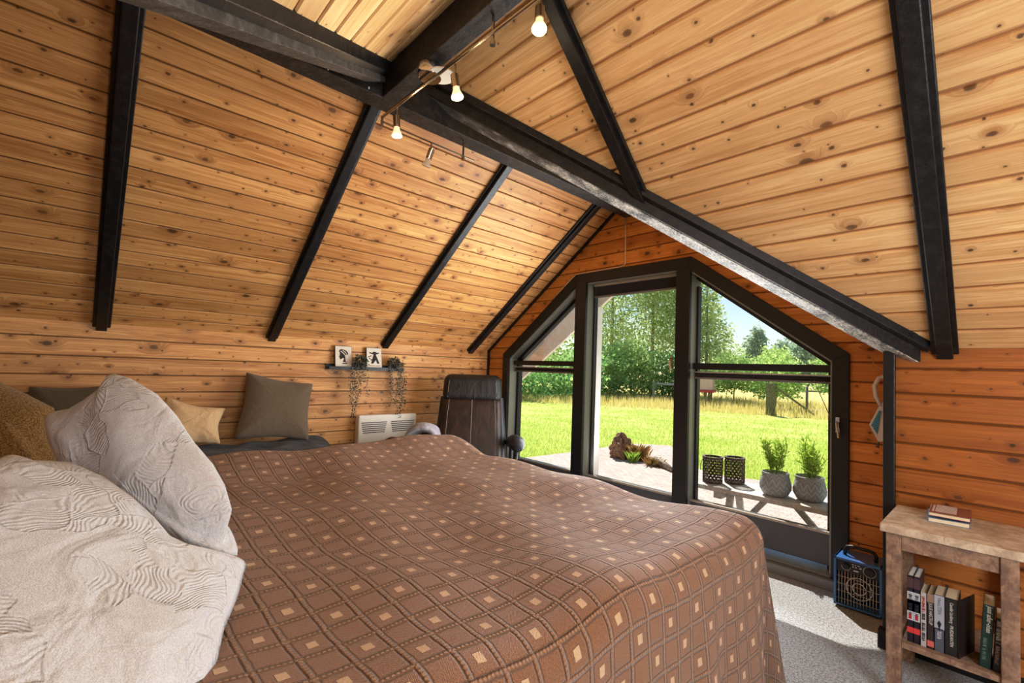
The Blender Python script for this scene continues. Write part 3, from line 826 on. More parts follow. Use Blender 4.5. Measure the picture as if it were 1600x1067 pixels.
def spread():
    r = 0.10
    XA, XB, YA, YBd = 1.30, 3.315, -3.95, -1.47
    a = np.concatenate([np.linspace(XA - 0.66, XA, 26)[:-1], np.linspace(XA, XB, 90)[:-1], np.linspace(XB, XB + 0.78, 40)])
    b = np.concatenate([np.linspace(YA, YBd, 104)[:-1], np.linspace(YBd, YBd + 0.78, 40)])
    A, B = np.meshgrid(a, b, indexing='ij')
    da = np.where(A > XB, A - XB, np.where(A < XA, A - XA, 0.0)); db = np.where(B > YBd, B - YBd, 0.0)
    Lh = np.sqrt(da ** 2 + db ** 2); dx = np.where(Lh > 1e-9, da / np.maximum(Lh, 1e-9), 0); dy = np.where(Lh > 1e-9, db / np.maximum(Lh, 1e-9), 0)
    # limit corner overhang
    q = r * PI / 2
    out = np.where(Lh < q, r * np.sin(np.minimum(Lh, q) / r), r + 0.07 * (Lh - q))
    drop = np.where(Lh < q, r * (1 - np.cos(np.minimum(Lh, q) / r)), r + 0.985 * (Lh - q))
    cx = np.clip(A, XA, XB); cy = np.minimum(B, YBd)
    h = 0.70 + 0.05 * np.exp(-((cx - 1.32) / 0.22) ** 2) - 0.016 * np.exp(-((cx - 1.72) / 0.12) ** 2)
    h += 0.018 * np.exp(-((cx - 2.05) / 0.3) ** 2 - ((cy + 2.3) / 0.5) ** 2)
    h += 0.012 * np.sin(cx * 5.3 + cy * 3.1 + 0.6) * np.sin(cy * 4.2 - cx * 1.3) + 0.007 * np.sin(cx * 11 - cy * 7) + 0.006 * np.sin(cy * 13 + cx * 4)
    h -= 0.020 * np.exp(-((cx - 2.75) / 0.22) ** 2 - ((cy + 1.95) / 0.3) ** 2)
    h += 0.012 * np.exp(-((cx - 2.6) / 0.25) ** 2 - ((cy + 1.5) / 0.2) ** 2)
    h += 0.03 * np.exp(-((cx - 1.3) / 0.3) ** 2 - ((cy + 1.55) / 0.35) ** 2)
    zz = h - drop
    fl = np.clip((drop - 0.12) / 0.5, 0, 1)
    per = cx + cy * 1.0 + np.arctan2(db, np.maximum(da, 1e-6)) * 0.25
    rip = fl * (0.016 * np.sin(per * 2 * PI / 0.33 + 0.7) + 0.008 * np.sin(per * 2 * PI / 0.19))
    corner = (da > 0) & (db > 0)
    th = np.arctan2(db, da)
    rip = rip + np.where(corner, fl * 0.035 * np.sin(th * 4.0), 0)
    X = cx + dx * (out + rip); Y = cy + dy * (out + rip)
    zz = np.where(zz < 0.02, 0.02 + 0.01 * np.sin(A * 30), zz)
    P = np.stack([X, Y, zz], -1); U = np.stack([A + 0.02, B + 0.03], -1)
    mb = grid_mesh(P, U)
    o = mb.build('bedspread', M['spread'], smooth=True)
    m = o.modifiers.new('t', 'SOLIDIFY'); m.thickness = 0.008; m.offset = -1
    return tag(o, 'brown quilted bedspread with a corded grid and small pale squares covering the bed', 'bedspread')
spread()

# ------------------------------------------------------------------ pillows
def puffy(name, poly, thick, mat, label, cat, nrm_hint, wrinkle=0.012, rings=26, seg=6, seed=1, back=0.6, cen=None, piping=None):
    """cushion inflated from its own outline (points in the room)"""
    P = np.array(poly, dtype=float)
    c = P.mean(0) if cen is None else np.array(cen)
    n = np.zeros(3)
    for i in range(len(P)):
        n += np.cross(P[i] - c, P[(i + 1) % len(P)] - c)
    n /= np.linalg.norm(n)
    if n @ np.array(nrm_hint) < 0: n = -n
    O = []
    for i in range(len(P)):
        p, q = P[i], P[(i + 1) % len(P)]
        k = max(2, int(np.linalg.norm(q - p) / 0.02))
        for j in range(k): O.append(p + (q - p) * j / k)
    O = np.array(O); m = len(O)
    rng = np.random.default_rng(seed); ph = rng.uniform(0, 6.28, 12); fr = rng.uniform(8, 26, (12, 3))
    V = []; 
    rs = 1 - (1 - np.linspace(0, 1, rings)) ** 1.0
    for side, th in ((1, thick), (-1, thick * back)):
        for r_ in rs[:0:-1] if side == 1 else rs[1:]:
            pass
    verts = [tuple(c + n * thick)]
    faces = []
    def layer(r_, side, th):
        base = c + (O - c) * r_
        hgt = th * (np.maximum(0, 1 - r_ ** 2.9)) ** 0.72
        w = sum(np.sin(base @ fr[k] + ph[k]) for k in range(12)) / 12
        return base + np.outer(side * hgt + side * wrinkle * w * min(1, (1 - r_) * 5) , n)
    ringsv = []
    for r_ in rs[1:]: ringsv.append(layer(r_, 1, thick))
    for r_ in rs[-2:0:-1]: ringsv.append(layer(r_, -1, thick * back))
    allv = [c + n * thick]
    for rv in ringsv: allv.extend(rv)
    allv.append(c - n * thick * back)
    for k in range(m): faces.append((0, 1 + k, 1 + (k + 1) % m))
    for i in range(len(ringsv) - 1):
        for k in range(m):
            k2 = (k + 1) % m
            faces.append((1 + i * m + k, 1 + (i + 1) * m + k, 1 + (i + 1) * m + k2, 1 + i * m + k2))
    L_ = 1 + (len(ringsv) - 1) * m; e = len(allv) - 1
    for k in range(m): faces.append((L_ + k, e, L_ + (k + 1) % m))
    org = np.array([c[0], c[1], min(v[2] for v in allv)])
    mb = MB(); mb.add([tuple(np.array(v) - org) for v in allv], faces)
    o = mb.build(name, mat, smooth=True)
    o.location = org
    return tag(o, label, cat)

PA = [(2.28, -3.314, 1.198), (2.343, -3.273, 1.184), (2.418, -3.227, 1.151), (2.484, -3.187, 1.097), (2.552, -3.149, 1.025), (2.614, -3.112, 0.971), (2.657, -3.088, 0.918), (2.687, -3.074, 0.857), (2.679, -3.083, 0.8), (2.676, -3.087, 0.779), (2.718, -3.062, 0.754), (2.661, -3.101, 0.74), (2.6, -3.14, 0.745), (2.518, -3.197, 0.715), (2.419, -3.26, 0.738), (2.304, -3.328, 0.826), (2.216, -3.38, 0.905), (2.164, -3.41, 0.951), (2.119, -3.435, 1.006), (2.096, -3.446, 1.061), (2.108, -3.437, 1.075), (2.166, -3.398, 1.088), (2.222, -3.358, 1.126), (2.266, -3.326, 1.165)]
puffy('pillow', PA, 0.085, M['knit'], 'white textured knit pillow standing upright at the head of the bed', 'pillow', (0.9, 0.1, 0.3), 0.022, seed=3, back=0.8)
PB = [(2.484, -3.494, 1.012), (2.499, -3.47, 0.999), (2.467, -3.396, 0.982), (2.511, -3.336, 0.947), (2.592, -3.277, 0.901), (2.673, -3.232, 0.86), (2.747, -3.201, 0.826), (2.783, -3.143, 0.794), (2.801, -3.06, 0.759), (2.91, -3.099, 0.74), (3.011, -3.144, 0.724), (3.08, -3.166, 0.711), (3.138, -3.194, 0.703), (3.172, -3.257, 0.716), (3.169, -3.363, 0.755), (3.14, -3.449, 0.795), (3.033, -3.511, 0.85), (2.828, -3.556, 0.929), (2.592, -3.543, 0.997)]
puffy('pillow', PB, 0.05, M['knit'], 'white textured knit pillow lying nearest the camera on the bedspread', 'pillow', (0.3, 0.3, 0.9), 0.022, seed=8, back=0.25)
PG = [(0.834, -3.667, 1.105), (0.879, -3.578, 1.053), (0.936, -3.475, 0.985), (1.01, -3.459, 0.865), (1.113, -3.432, 0.74), (1.175, -3.493, 0.72), (1.14, -3.646, 0.72), (1.069, -3.781, 0.74), (0.959, -3.824, 0.857), (0.819, -3.804, 1.094), (0.813, -3.73, 1.124)]
puffy('cushion', PG, 0.07, M['gold'], 'golden brown chenille cushion behind the white pillows', 'cushion', (0.9, 0, 0.4), 0.004, seed=5)
def cushion_pts(c0, c1, c2, c3, sag=0.05, n=8):
    cs = [np.array(c, float) for c in (c0, c1, c2, c3)]; mid = sum(cs) / 4; out = []
    for i in range(4):
        a, b = cs[i], cs[(i + 1) % 4]
        for k in range(n):
            t_ = k / n; p = a + (b - a) * t_; s_ = sag * math.sin(PI * t_)
            out.append(p + (mid - p) / np.linalg.norm(mid - p) * s_)
    return out
puffy('cushion', cushion_pts((0.08, -2.475, 1.155), (0.08, -1.975, 1.068), (0.27, -2.05, 0.632), (0.27, -2.575, 0.68), 0.022), 0.075, M['taupe'], 'square taupe cushion leaning on the pine wall above the dark daybed', 'cushion', (1, 0, 0.3), 0.004, seed=6)
puffy('cushion', cushion_pts((0.12, -2.965, 0.975), (0.10, -2.60, 0.885), (0.30, -2.66, 0.66), (0.33, -3.10, 0.64), 0.03), 0.06, M['cream'], 'cream velvet cushion slumped on the daybed between white pillow and taupe cushion', 'cushion', (1, 0, 0.4), 0.016, seed=7)
puffy('cushion', cushion_pts((0.08, -3.62, 1.045), (0.08, -3.20, 1.062), (0.26, -3.22, 0.64), (0.26, -3.66, 0.63), 0.02), 0.06, M['olive'], 'olive grey cushion against the pine wall behind the white pillows', 'cushion', (1, 0, 0.3), 0.004, seed=9)

# daybed along the left wall
db_ = thing('daybed', 'low daybed under a charcoal cover along the pine knee wall', 'daybed', (0.42, -2.9, 0))
MB().box(-0.38, 0.38, -1.0, 1.02, 0.0, 0.30).build('base', M['black'], db_, bevel=0.01)
def cover():
    n, m = 40, 90
    u = np.linspace(-0.40, 0.40, n); v = np.linspace(-1.03, 1.06, m)
    U, V = np.meshgrid(u, v, indexing='ij')
    e = np.minimum(np.minimum(U + 0.40, 0.40 - U), np.minimum(V + 1.03, 1.06 - V))
    rr = np.clip(e / 0.14, 0, 1)
    Z = 0.56 + 0.06 * np.sqrt(np.clip(1 - (1 - rr) ** 2, 0, 1)) + 0.010 * np.sin(U * 17 + V * 5) * np.sin(V * 9) + 0.006 * np.sin(V * 23 + U * 11)
    Z += 0.05 * np.exp(-((U + 0.30) / 0.12) ** 2 - ((V - 0.93) / 0.2) ** 2) - 0.04 * np.clip((V - 0.85) / 0.2, 0, 1)
    P = np.stack([U, V, Z], -1)
    mb = grid_mesh(P)
    idx = np.arange(n * m).reshape(n, m)
    ring = list(idx[0, :]) + list(idx[1:, -1]) + list(idx[-1, -2::-1]) + list(idx[-2:0:-1, 0])
    base = len(mb.v)
    for i in ring:
        p = mb.v[i]; mb.v.append((p[0] * 1.0, p[1], 0.302)); mb.uv.append((0, 0))
    k = len(ring)
    for i in range(k): mb.f.append((int(ring[i]), int(ring[(i + 1) % k]), base + (i + 1) % k, base + i))
    o = mb.build('cover', M['darkcover'], db_, smooth=True); return o
cover()

# ------------------------------------------------------------------ armchair
ang = math.atan2(-2.75, 3.45)
ch = thing('armchair', 'black and brown leather recliner armchair in the corner by the window', 'armchair', (0.72, -0.78, 0), (0, 0, ang + PI / 2))
# local frame: -y is the front, x across
def slab(w0, w1, z0, z1, y0, y1, thick, n=20, m=24, bulge=0.03, pow_=3.0, lean=0.0):
    P = []
    for i in range(n + 1):
        tz = i / n; row = []
        for k in range(m):
            a = 2 * PI * k / m
            cx_ = math.copysign(abs(math.cos(a)) ** (2 / pow_), math.cos(a)); cy_ = math.copysign(abs(math.sin(a)) ** (2 / pow_), math.sin(a))
            end = min(1.0, min(tz, 1 - tz) * n / 3.0); end = math.sqrt(max(0, 1 - (1 - end) ** 2)) * 0.35 + 0.65 if end < 1 else 1.0
            w = (w0 + (w1 - w0) * tz) / 2 * (0.92 + 0.08 * end if end < 1 else 1.0)
            th = thick / 2 * end + bulge * math.sin(PI * tz)
            row.append((cx_ * w, y0 + (y1 - y0) * tz + cy_ * th, z0 + (z1 - z0) * tz))
        P.append(row)
    mb = grid_mesh(np.array(P), closed_u=True)
    mb.f.append(tuple(range(m))); mb.f.append(tuple(n * m + k for k in range(m - 1, -1, -1)))
    return mb
def pad0(w0, w1, z0, z1, y0, y1, th_):
    V = []
    for (w_, y_, z_) in ((w0, y0, z0), (w1, y1, z1)):
        V += [(-w_ / 2, y_ - th_ / 2, z_), (w_ / 2, y_ - th_ / 2, z_), (w_ / 2, y_ + th_ / 2, z_), (-w_ / 2, y_ + th_ / 2, z_)]
    mb = MB(); mb.add(V, [(3, 2, 1, 0), (4, 5, 6, 7), (0, 1, 5, 4), (1, 2, 6, 5), (2, 3, 7, 6), (3, 0, 4, 7)])
    return mb
bk = pad0(0.60, 0.555, 0.40, 0.965, 0.09, 0.255, 0.15).build('backrest', M['leather_brown'], ch, smooth=True, bevel=0.05, bseg=6)
for sx in (-1, 1):
    t = MB(); t.tube([(sx * 0.295, 0.11, 0.40), (sx * 0.285, 0.18, 0.66), (sx * 0.268, 0.27, 0.96)], [0.045, 0.042, 0.036], 12); t.build('side_bolster', M['leather_edge'], ch, smooth=50)
t = MB(); t.tube([(0.0, 0.03, 0.45), (0.0, 0.117, 0.75), (0.0, 0.175, 0.945)], 0.004, 6)
for sx in (-1, 1): t.tube([(sx * 0.235, 0.03, 0.45), (sx * 0.228, 0.117, 0.75), (sx * 0.215, 0.175, 0.945)], 0.003, 6)
t.build('seam', M['stitch'], bk)
def pad(w0, w1, z0, z1, y0, y1, th_, bev):
    """upholstered pad: width w0 (low) to w1 (high), leaning from y0 to y1"""
    V = []
    for (w_, y_, z_) in ((w0, y0, z0), (w1, y1, z1)):
        V += [(-w_ / 2, y_ - th_ / 2, z_), (w_ / 2, y_ - th_ / 2, z_), (w_ / 2, y_ + th_ / 2, z_), (-w_ / 2, y_ + th_ / 2, z_)]
    mb = MB(); mb.add(V, [(3, 2, 1, 0), (4, 5, 6, 7), (0, 1, 5, 4), (1, 2, 6, 5), (2, 3, 7, 6), (3, 0, 4, 7)])
    return mb
hd = pad(0.575, 0.545, 0.935, 1.185, 0.235, 0.285, 0.15, 0.06).build('headrest', M['leather_black'], ch, smooth=True, bevel=0.066, bseg=6)
for sx in (-1, 1):
    MB().tube([(sx * 0.232, 0.175, 0.965), (sx * 0.228, 0.184, 1.05), (sx * 0.222, 0.199, 1.12)], 0.003, 6).build('seam', M['stitch'], hd)
sb = slab(0.54, 0.54, 0.28, 0.46, -0.22, -0.22, 0.56, bulge=0.0).build('seat', M['leather_brown'], ch, smooth=50)
for sx in (-1, 1):
    t = MB(); t.tube([(sx * 0.385, 0.16, 0.56), (sx * 0.40, -0.05, 0.60), (sx * 0.405, -0.28, 0.615), (sx * 0.405, -0.33, 0.608), (sx * 0.405, -0.355, 0.60), (sx * 0.405, -0.368, 0.595)], [0.055, 0.062, 0.068, 0.060, 0.042, 0.015], 16)
    t.build('armrest', M['leather_edge'], ch, smooth=50)
    t = MB(); t.tube([(sx * 0.385, 0.12, 0.545), (sx * 0.385, 0.05, 0.10)], 0.02, 8); t.tube([(sx * 0.40, -0.28, 0.56), (sx * 0.36, -0.22, 0.10)], 0.02, 8)
    t.build('arm_support', M['rubber'], ch, smooth=50)
t = MB(); t.lathe([(0.0, 0.0), (0.30, 0.0), (0.30, 0.02), (0.05, 0.05), (0.04, 0.10), (0.04, 0.28), (0.0, 0.28)], 28, Matrix.Translation((0, -0.1, 0)), close=False); t.bar((-0.385, 0.05, 0.1), (0.385, 0.05, 0.1), 0.04, 0.04); t.build('swivel_base', M['rubber'], ch, smooth=40)
# folded throw on the chair's arm
P = []
for i in range(26):
    s_ = i / 25; row = []
    for k in range(20):
        v_ = k / 19
        a = PI * (0.06 + 0.92 * s_)
        rad = 0.105 + 0.012 * math.sin(v_ * 9 + s_ * 3) + 0.008 * math.sin(v_ * 21)
        drop = max(0, abs(s_ - 0.5) - 0.33) * 0.5
        row.append((math.cos(a) * rad * 1.05, -0.20 + 0.36 * v_ + 0.01 * math.sin(s_ * 8), math.sin(a) * rad * 0.92 - drop))
    P.append(row)
th = grid_mesh(np.array(P)).build('throw_blanket', M['throw'], smooth=True)
m_ = th.modifiers.new('t', 'SOLIDIFY'); m_.thickness = 0.03; m_.offset = 0.0
Rm = Matrix.Rotation(ang + PI / 2, 4, 'Z')
pz = Vector((0.72, -0.78, 0)) + Rm @ Vector((-0.405, -0.17, 0))
th.scale = (1.12, 1.1, 1.15); th.location = (pz.x, pz.y, 0.61); th.rotation_euler = (0, 0, ang + PI / 2)
tag(th, 'grey lilac fleece blanket folded over the armchair arm beside the heater', 'blanket')

# ------------------------------------------------------------------ heater on the wall
ht = thing('panel_heater', 'white wall mounted panel heater with louvred top below the trailing plants', 'heater', (0.0, -1.27, 0.32))
t = MB(); t.box(0.02, 0.10, -0.295, 0.295, 0.0, 0.468)
t.build('casing', M['whiteplate'], ht, bevel=0.012)
t = MB()
for sy in (-1, 1):
    for k in range(6):
        z = 0.395 - k * 0.018; sh = 0.004 * k
        t.box(0.0995, 0.1025, sy * 0.145 - 0.125 + sh, sy * 0.145 + 0.125 - sh, z, z + 0.007)
t.build('vents', M['ventdark'], ht)
t = MB(); t.box(0.0, 0.02, -0.2, 0.2, 0.05, 0.4); t.build('bracket', M['ventdark'], ht)
# dark patterned bundle between heater and bed
puffy('floor_cushion', [(0.30, -1.52, 0.545), (0.34, -1.38, 0.615), (0.36, -1.24, 0.60), (0.36, -1.06, 0.555), (0.50, -1.0, 0.46), (0.52, -1.3, 0.42), (0.46, -1.58, 0.46)], 0.05, M['patterned'], 'dark patterned cushion showing just above the bed edge before the heater', 'cushion', (0.5, 0, 0.8), 0.01, seed=12)
# stool it rests on
st = thing('footstool', 'dark leather footstool in front of the heater', 'footstool', (0.44, -1.28, 0))
slab(0.36, 0.36, 0.24, 0.42, 0, 0, 0.44, bulge=0.0).build('seat', M['leather_brown'], st, smooth=50)
MB().lathe([(0.0, 0.0), (0.19, 0.0), (0.19, 0.02), (0.04, 0.05), (0.04, 0.25), (0.0, 0.25)], 24, close=False).build('base', M['rubber'], st, smooth=40)

# ------------------------------------------------------------------ picture shelf, prints, trailing plants
sh = thing('picture_shelf', 'slim black picture ledge on the left pine wall', 'shelf', (0.0, -1.49, 1.195))
t = MB(); t.box(0.0, 0.095, -0.36, 0.36, 0.0, 0.012); t.build('ledge', M['frame'], sh, bevel=0.002)
MB().box(0.0, 0.012, -0.36, 0.36, 0.012, 0.05).build('back_board', M['frame'], sh)
MB().box(0.089, 0.097, -0.36, 0.36, 0.0, 0.028).build('front_lip', M['frame'], sh)
def blob(t, pts, y=0.0):
    t.add([(y, a, b) for a, b in pts], [tuple(range(len(pts)))])
def ell(cx_, cz, rx, rz, rot=0.0, a0=0.0, a1=2 * PI, n=20):
    o_ = []
    for k in range(n + (0 if a1 - a0 >= 2 * PI - 1e-6 else 1)):
        a = a0 + (a1 - a0) * k / n; x = rx * math.cos(a); z = rz * math.sin(a)
        o_.append((cx_ + x * math.cos(rot) - z * math.sin(rot), cz + x * math.sin(rot) + z * math.cos(rot)))
    return o_
def print_frame(y, z, label):
    r = thing('framed_print', label, 'picture', (0.062, y, z), (0, math.radians(-9), 0), group='prints on the picture ledge')
    t = MB(); t.box(-0.012, 0.0, -0.077, 0.077, 0.0, 0.2); t.build('frame', M['frame'], r, bevel=0.002)
    MB().box(0.0001, 0.0015, -0.0735, 0.0735, 0.0035, 0.1965).build('sheet', M['mountwhite'], r)
    return r
f1 = print_frame(-1.71, 1.2075, 'small white print of a dark head with wrapped hair, on the ledge')
t = MB(); Y = 0.0022
blob(t, ell(0.0, 0.142, 0.042, 0.024, -0.35), Y); 
blob(t, [(-0.034, 0.135), (-0.036, 0.112), (-0.043, 0.100), (-0.036, 0.095), (-0.036, 0.082), (-0.026, 0.078), (-0.014, 0.086), (-0.004, 0.07), (-0.006, 0.056), (0.02, 0.056), (0.016, 0.075), (0.014, 0.10), (0.02, 0.13), (0.0, 0.15)], Y + 0.0002)
blob(t, [(-0.012, 0.046), (0.03, 0.05), (0.034, 0.042), (-0.014, 0.038)], Y)
t.build('motif', M['ink'], f1)
t = MB(); Y = 0.0028
blob(t, [(-0.030, 0.150), (0.0, 0.128), (0.016, 0.105), (0.020, 0.110), (0.004, 0.134), (-0.024, 0.155)], Y)
blob(t, [(-0.012, 0.160), (0.016, 0.138), (0.030, 0.112), (0.033, 0.117), (0.02, 0.143), (-0.006, 0.163)], Y)
blob(t, ell(-0.006, 0.082, 0.008, 0.009), Y); t.build('highlight', M['mountwhite'], f1)
f2 = print_frame(-1.42, 1.2075, 'small white print of a dark seated figure, between the trailing plants')
t = MB(); Y = 0.0022
blob(t, ell(0.004, 0.148, 0.024, 0.014), Y); blob(t, [(-0.02, 0.15), (-0.05, 0.158), (-0.046, 0.145), (-0.016, 0.138)], Y); blob(t, [(0.026, 0.15), (0.048, 0.158), (0.046, 0.146), (0.022, 0.138)], Y)
blob(t, [(-0.006, 0.138), (0.014, 0.138), (0.03, 0.10), (0.05, 0.052), (0.028, 0.05), (0.016, 0.085), (0.004, 0.07), (-0.012, 0.05), (-0.034, 0.05), (-0.018, 0.10)], Y + 0.0002)
for cx_, cz in ((-0.035, 0.12), (-0.045, 0.095), (-0.03, 0.085), (-0.052, 0.112)): blob(t, ell(cx_, cz, 0.007, 0.006), Y)
for k in range(9): blob(t, [(-0.055 + k * 0.0125, 0.030), (-0.047 + k * 0.0125, 0.030), (-0.047 + k * 0.0125, 0.0345), (-0.055 + k * 0.0125, 0.0345)], Y)
t.build('motif', M['ink'], f2)

def trailing(y, label, strands, seed):
    rng = np.random.default_rng(seed)
    r = thing('trailing_plant', label, 'plant', (0.075, y, 1.215), group='trailing plants on the picture ledge')
    MB().lathe([(0.0, 0.0), (0.022, 0.0), (0.028, 0.045), (0.024, 0.045), (0.0, 0.04)], 16, close=False).build('pot', M['rubber'], r, smooth=40)
    stems = MB(); Q = []; T = []
    def leaf(p, s_, d):
        d = d / np.linalg.norm(d); w = np.cross(d, rng.normal(size=3)); w /= np.linalg.norm(w)
        Q.extend([p, p + d * s_ * 0.5 + w * s_ * 0.32, p + d * s_, p + d * s_ * 0.5 - w * s_ * 0.32]); T.append(rng.uniform(0, 1))
    for k in range(330):
        d = rng.normal(size=3); d /= np.linalg.norm(d)
        p = np.array([0.012, 0, 0.055]) + d * np.array([0.04, 0.062, 0.055]) * rng.uniform(0.4, 1)
        p[0] = max(p[0], -0.04); leaf(p, rng.uniform(0.014, 0.026), d + rng.normal(size=3) * 0.5)
    for (dy, ln) in strands:
        pts = []; x0 = 0.04; n = max(4, int(ln / 0.022)); yy = dy * 0.6
        for i in range(n + 1):
            t_ = i / n
            yy += (dy - yy) * 0.25 + rng.normal() * 0.004
            pts.append((x0 + 0.012 * math.sin(t_ * 5 + dy * 40), yy, 0.06 * (1 - t_) + 0.03 * math.sin(PI * min(1, t_ * 3)) - ln * t_))
        stems.tube(pts, 0.0013, 5)
        for i in range(1, n + 1):
            for s_ in range(7):
                p = np.array(pts[i]) + rng.normal(size=3) * np.array([0.006, 0.012, 0.008]); leaf(p, rng.uniform(0.010, 0.019), np.array([rng.uniform(-.2, 1), rng.normal(), -0.4 + rng.normal() * 0.5]))
    stems.build('stems', M['bark'], r)
    soup('leaves', np.array(Q), 4, M['vine'], r, T)
trailing(-1.575, 'trailing grey green plant between the two prints on the ledge', [(-0.085, 0.30), (-0.06, 0.42), (-0.04, 0.44), (-0.02, 0.30), (-0.075, 0.20), (0.01, 0.14), (0.045, 0.10), (0.065, 0.26), (0.03, 0.12)], 21)
trailing(-1.235, 'longer trailing grey green plant at the window end of the ledge', [(-0.05, 0.34), (0.02, 0.30), (0.035, 0.42), (0.06, 0.44), (0.08, 0.40), (0.095, 0.34), (0.10, 0.20), (-0.06, 0.22), (0.05, 0.24)], 22)

# ------------------------------------------------------------------ fan heater on floor
fh = thing('fan_heater', 'blue electric fan heater with black grille on the carpet by the post', 'heater', (3.482, -0.145, 0), (0, 0, 0))
w, d, h = 0.107, 0.095, 0.272
t = MB()
for (x0, x1, z0, z1) in ((-w, -w + 0.012, 0.012, h), (w - 0.012, w, 0.012, h), (-w, w, h - 0.012, h), (-w, w, 0.012, 0.022)):
    t.box(x0, x1, -d, d, z0, z1)
t.box(-w, w, d - 0.008, d, 0.012, h)
t.build('body', M['blue'], fh, bevel=0.002)
t = MB(); t.box(-w + 0.012, w - 0.012, -d + 0.012, -d + 0.022, 0.196, h - 0.012); t.build('control_panel', M['panelblack'], fh)
t = MB(); t.box(-w + 0.012, w - 0.012, d - 0.05, d - 0.045, 0.022, 0.196); t.build('fan_chamber', M['rubber'], fh)
t = MB()
for k in range(13):
    x = -w + 0.024 + k * (2 * w - 0.048) / 12; t.tube([(x, -d + 0.004, 0.026), (x, -d + 0.004, 0.196), (x, -d + 0.012, 0.205)], 0.0016, 6)
for k in range(4): t.tube([(-w + 0.014, -d + 0.006, 0.05 + k * 0.04), (w - 0.014, -d + 0.006, 0.05 + k * 0.04)], 0.0012, 6)
t.build('grille', M['steel'], fh)
t = MB()
pts = [(0.058 * math.cos(a), -d + 0.05, 0.11 + 0.058 * math.sin(a)) for a in np.linspace(0, 2 * PI, 28)]
t.tube(pts, 0.004, 6); t.tube([(0.03 * math.cos(a), -d + 0.05, 0.11 + 0.03 * math.sin(a)) for a in np.linspace(0, 2 * PI, 20)], 0.004, 6)
t.build('heating_coil', M['chrome'], fh, smooth=True)
Rx = Matrix.Rotation(PI / 2, 4, 'X')
for x, r_ in ((-0.052, 0.017), (0.052, 0.024)):
    kb = MB().lathe([(0, 0), (r_, 0), (r_ * 0.9, 0.012), (0, 0.012)], 24, Matrix.Translation((x, -d + 0.012, 0.228)) @ Rx, close=False).build('dial', M['rubber'], fh, smooth=40)
    t = MB(); t.tube([(x + (r_ + 0.003) * math.cos(a), -d + 0.011, 0.228 + (r_ + 0.003) * math.sin(a)) for a in (np.linspace(0, 2 * PI, 30) if x > 0 else np.linspace(PI, 2 * PI, 16))], 0.0022, 6); t.build('dial_ring', M['dialrim'], kb)
t = MB()
for (x, z, w2, h2) in ((-0.022, 0.246, 0.008, 0.004), (-0.01, 0.246, 0.006, 0.004), (0.004, 0.246, 0.012, 0.003), (-0.02, 0.235, 0.006, 0.006), (-0.008, 0.235, 0.006, 0.006), (0.012, 0.235, 0.010, 0.006), (-0.008, 0.215, 0.022, 0.006)):
    t.box(x - w2 / 2, x + w2 / 2, -d + 0.011, -d + 0.012, z - h2 / 2, z + h2 / 2)
t.build('symbols', M['marks'], fh)
t = MB(); t.tube([(-0.07, -0.02, h), (-0.07, -0.02, h + 0.03), (-0.06, -0.02, h + 0.046), (-0.04, -0.02, h + 0.052), (0.04, -0.02, h + 0.052), (0.06, -0.02, h + 0.046), (0.07, -0.02, h + 0.03), (0.07, -0.02, h)], 0.0095, 10); t.build('handle', M['rubber'], fh, smooth=True)
for x in (-0.08, 0.08):
    MB().box(x - 0.012, x + 0.012, -0.07, 0.07, 0.0, 0.012).build('foot', M['rubber'], fh)

# ------------------------------------------------------------------ small table with books
tx0, tx1, ty0, ty1 = 3.705, 4.068, -0.955, -0.545
tb_ = thing('side_table', 'worn brown wooden side table with a low shelf by the right wall', 'table', ((tx0 + tx1) / 2, (ty0 + ty1) / 2, 0))
ox, oy = (tx0 + tx1) / 2, (ty0 + ty1) / 2
def T(mb, x0, x1, y0, y1, z0, z1): return mb.box(x0 - ox, x1 - ox, y0 - oy, y1 - oy, z0, z1)
T(MB(), tx0 - 0.018, tx1 + 0.04, ty0 - 0.012, ty1 + 0.012, 0.648, 0.680).build('tabletop', M['worntop'], tb_, bevel=0.003)
LG = 0.046
for x in (tx0, tx1 - LG):
    for y in (ty0, ty1 - LG):
        T(MB(), x, x + LG, y, y + LG, 0, 0.648).build('leg', M['worn'], tb_, bevel=0.003)
T(MB(), tx0 + LG, tx1 - LG, ty0 + 0.008, ty0 + 0.028, 0.585, 0.648).build('apron', M['worn'], tb_, bevel=0.002)
T(MB(), tx0 + LG, tx1 - LG, ty1 - 0.028, ty1 - 0.008, 0.585, 0.648).build('apron', M['worn'], tb_, bevel=0.002)
for x in (tx0 + 0.012, tx1 - 0.032): T(MB(), x, x + 0.02, ty0 + LG, ty1 - LG, 0.585, 0.648).build('apron', M['worn'], tb_, bevel=0.002)
T(MB(), tx0 + LG, tx1 - LG, ty0 + 0.01, ty1 - 0.01, 0.206, 0.228).build('shelf', M['worn'], tb_, bevel=0.002)
for x in (tx0 + 0.012, tx1 - 0.032): T(MB(), x, x + 0.02, ty0 + LG, ty1 - LG, 0.17, 0.206).build('shelf_rail', M['worn'], tb_, bevel=0.002)

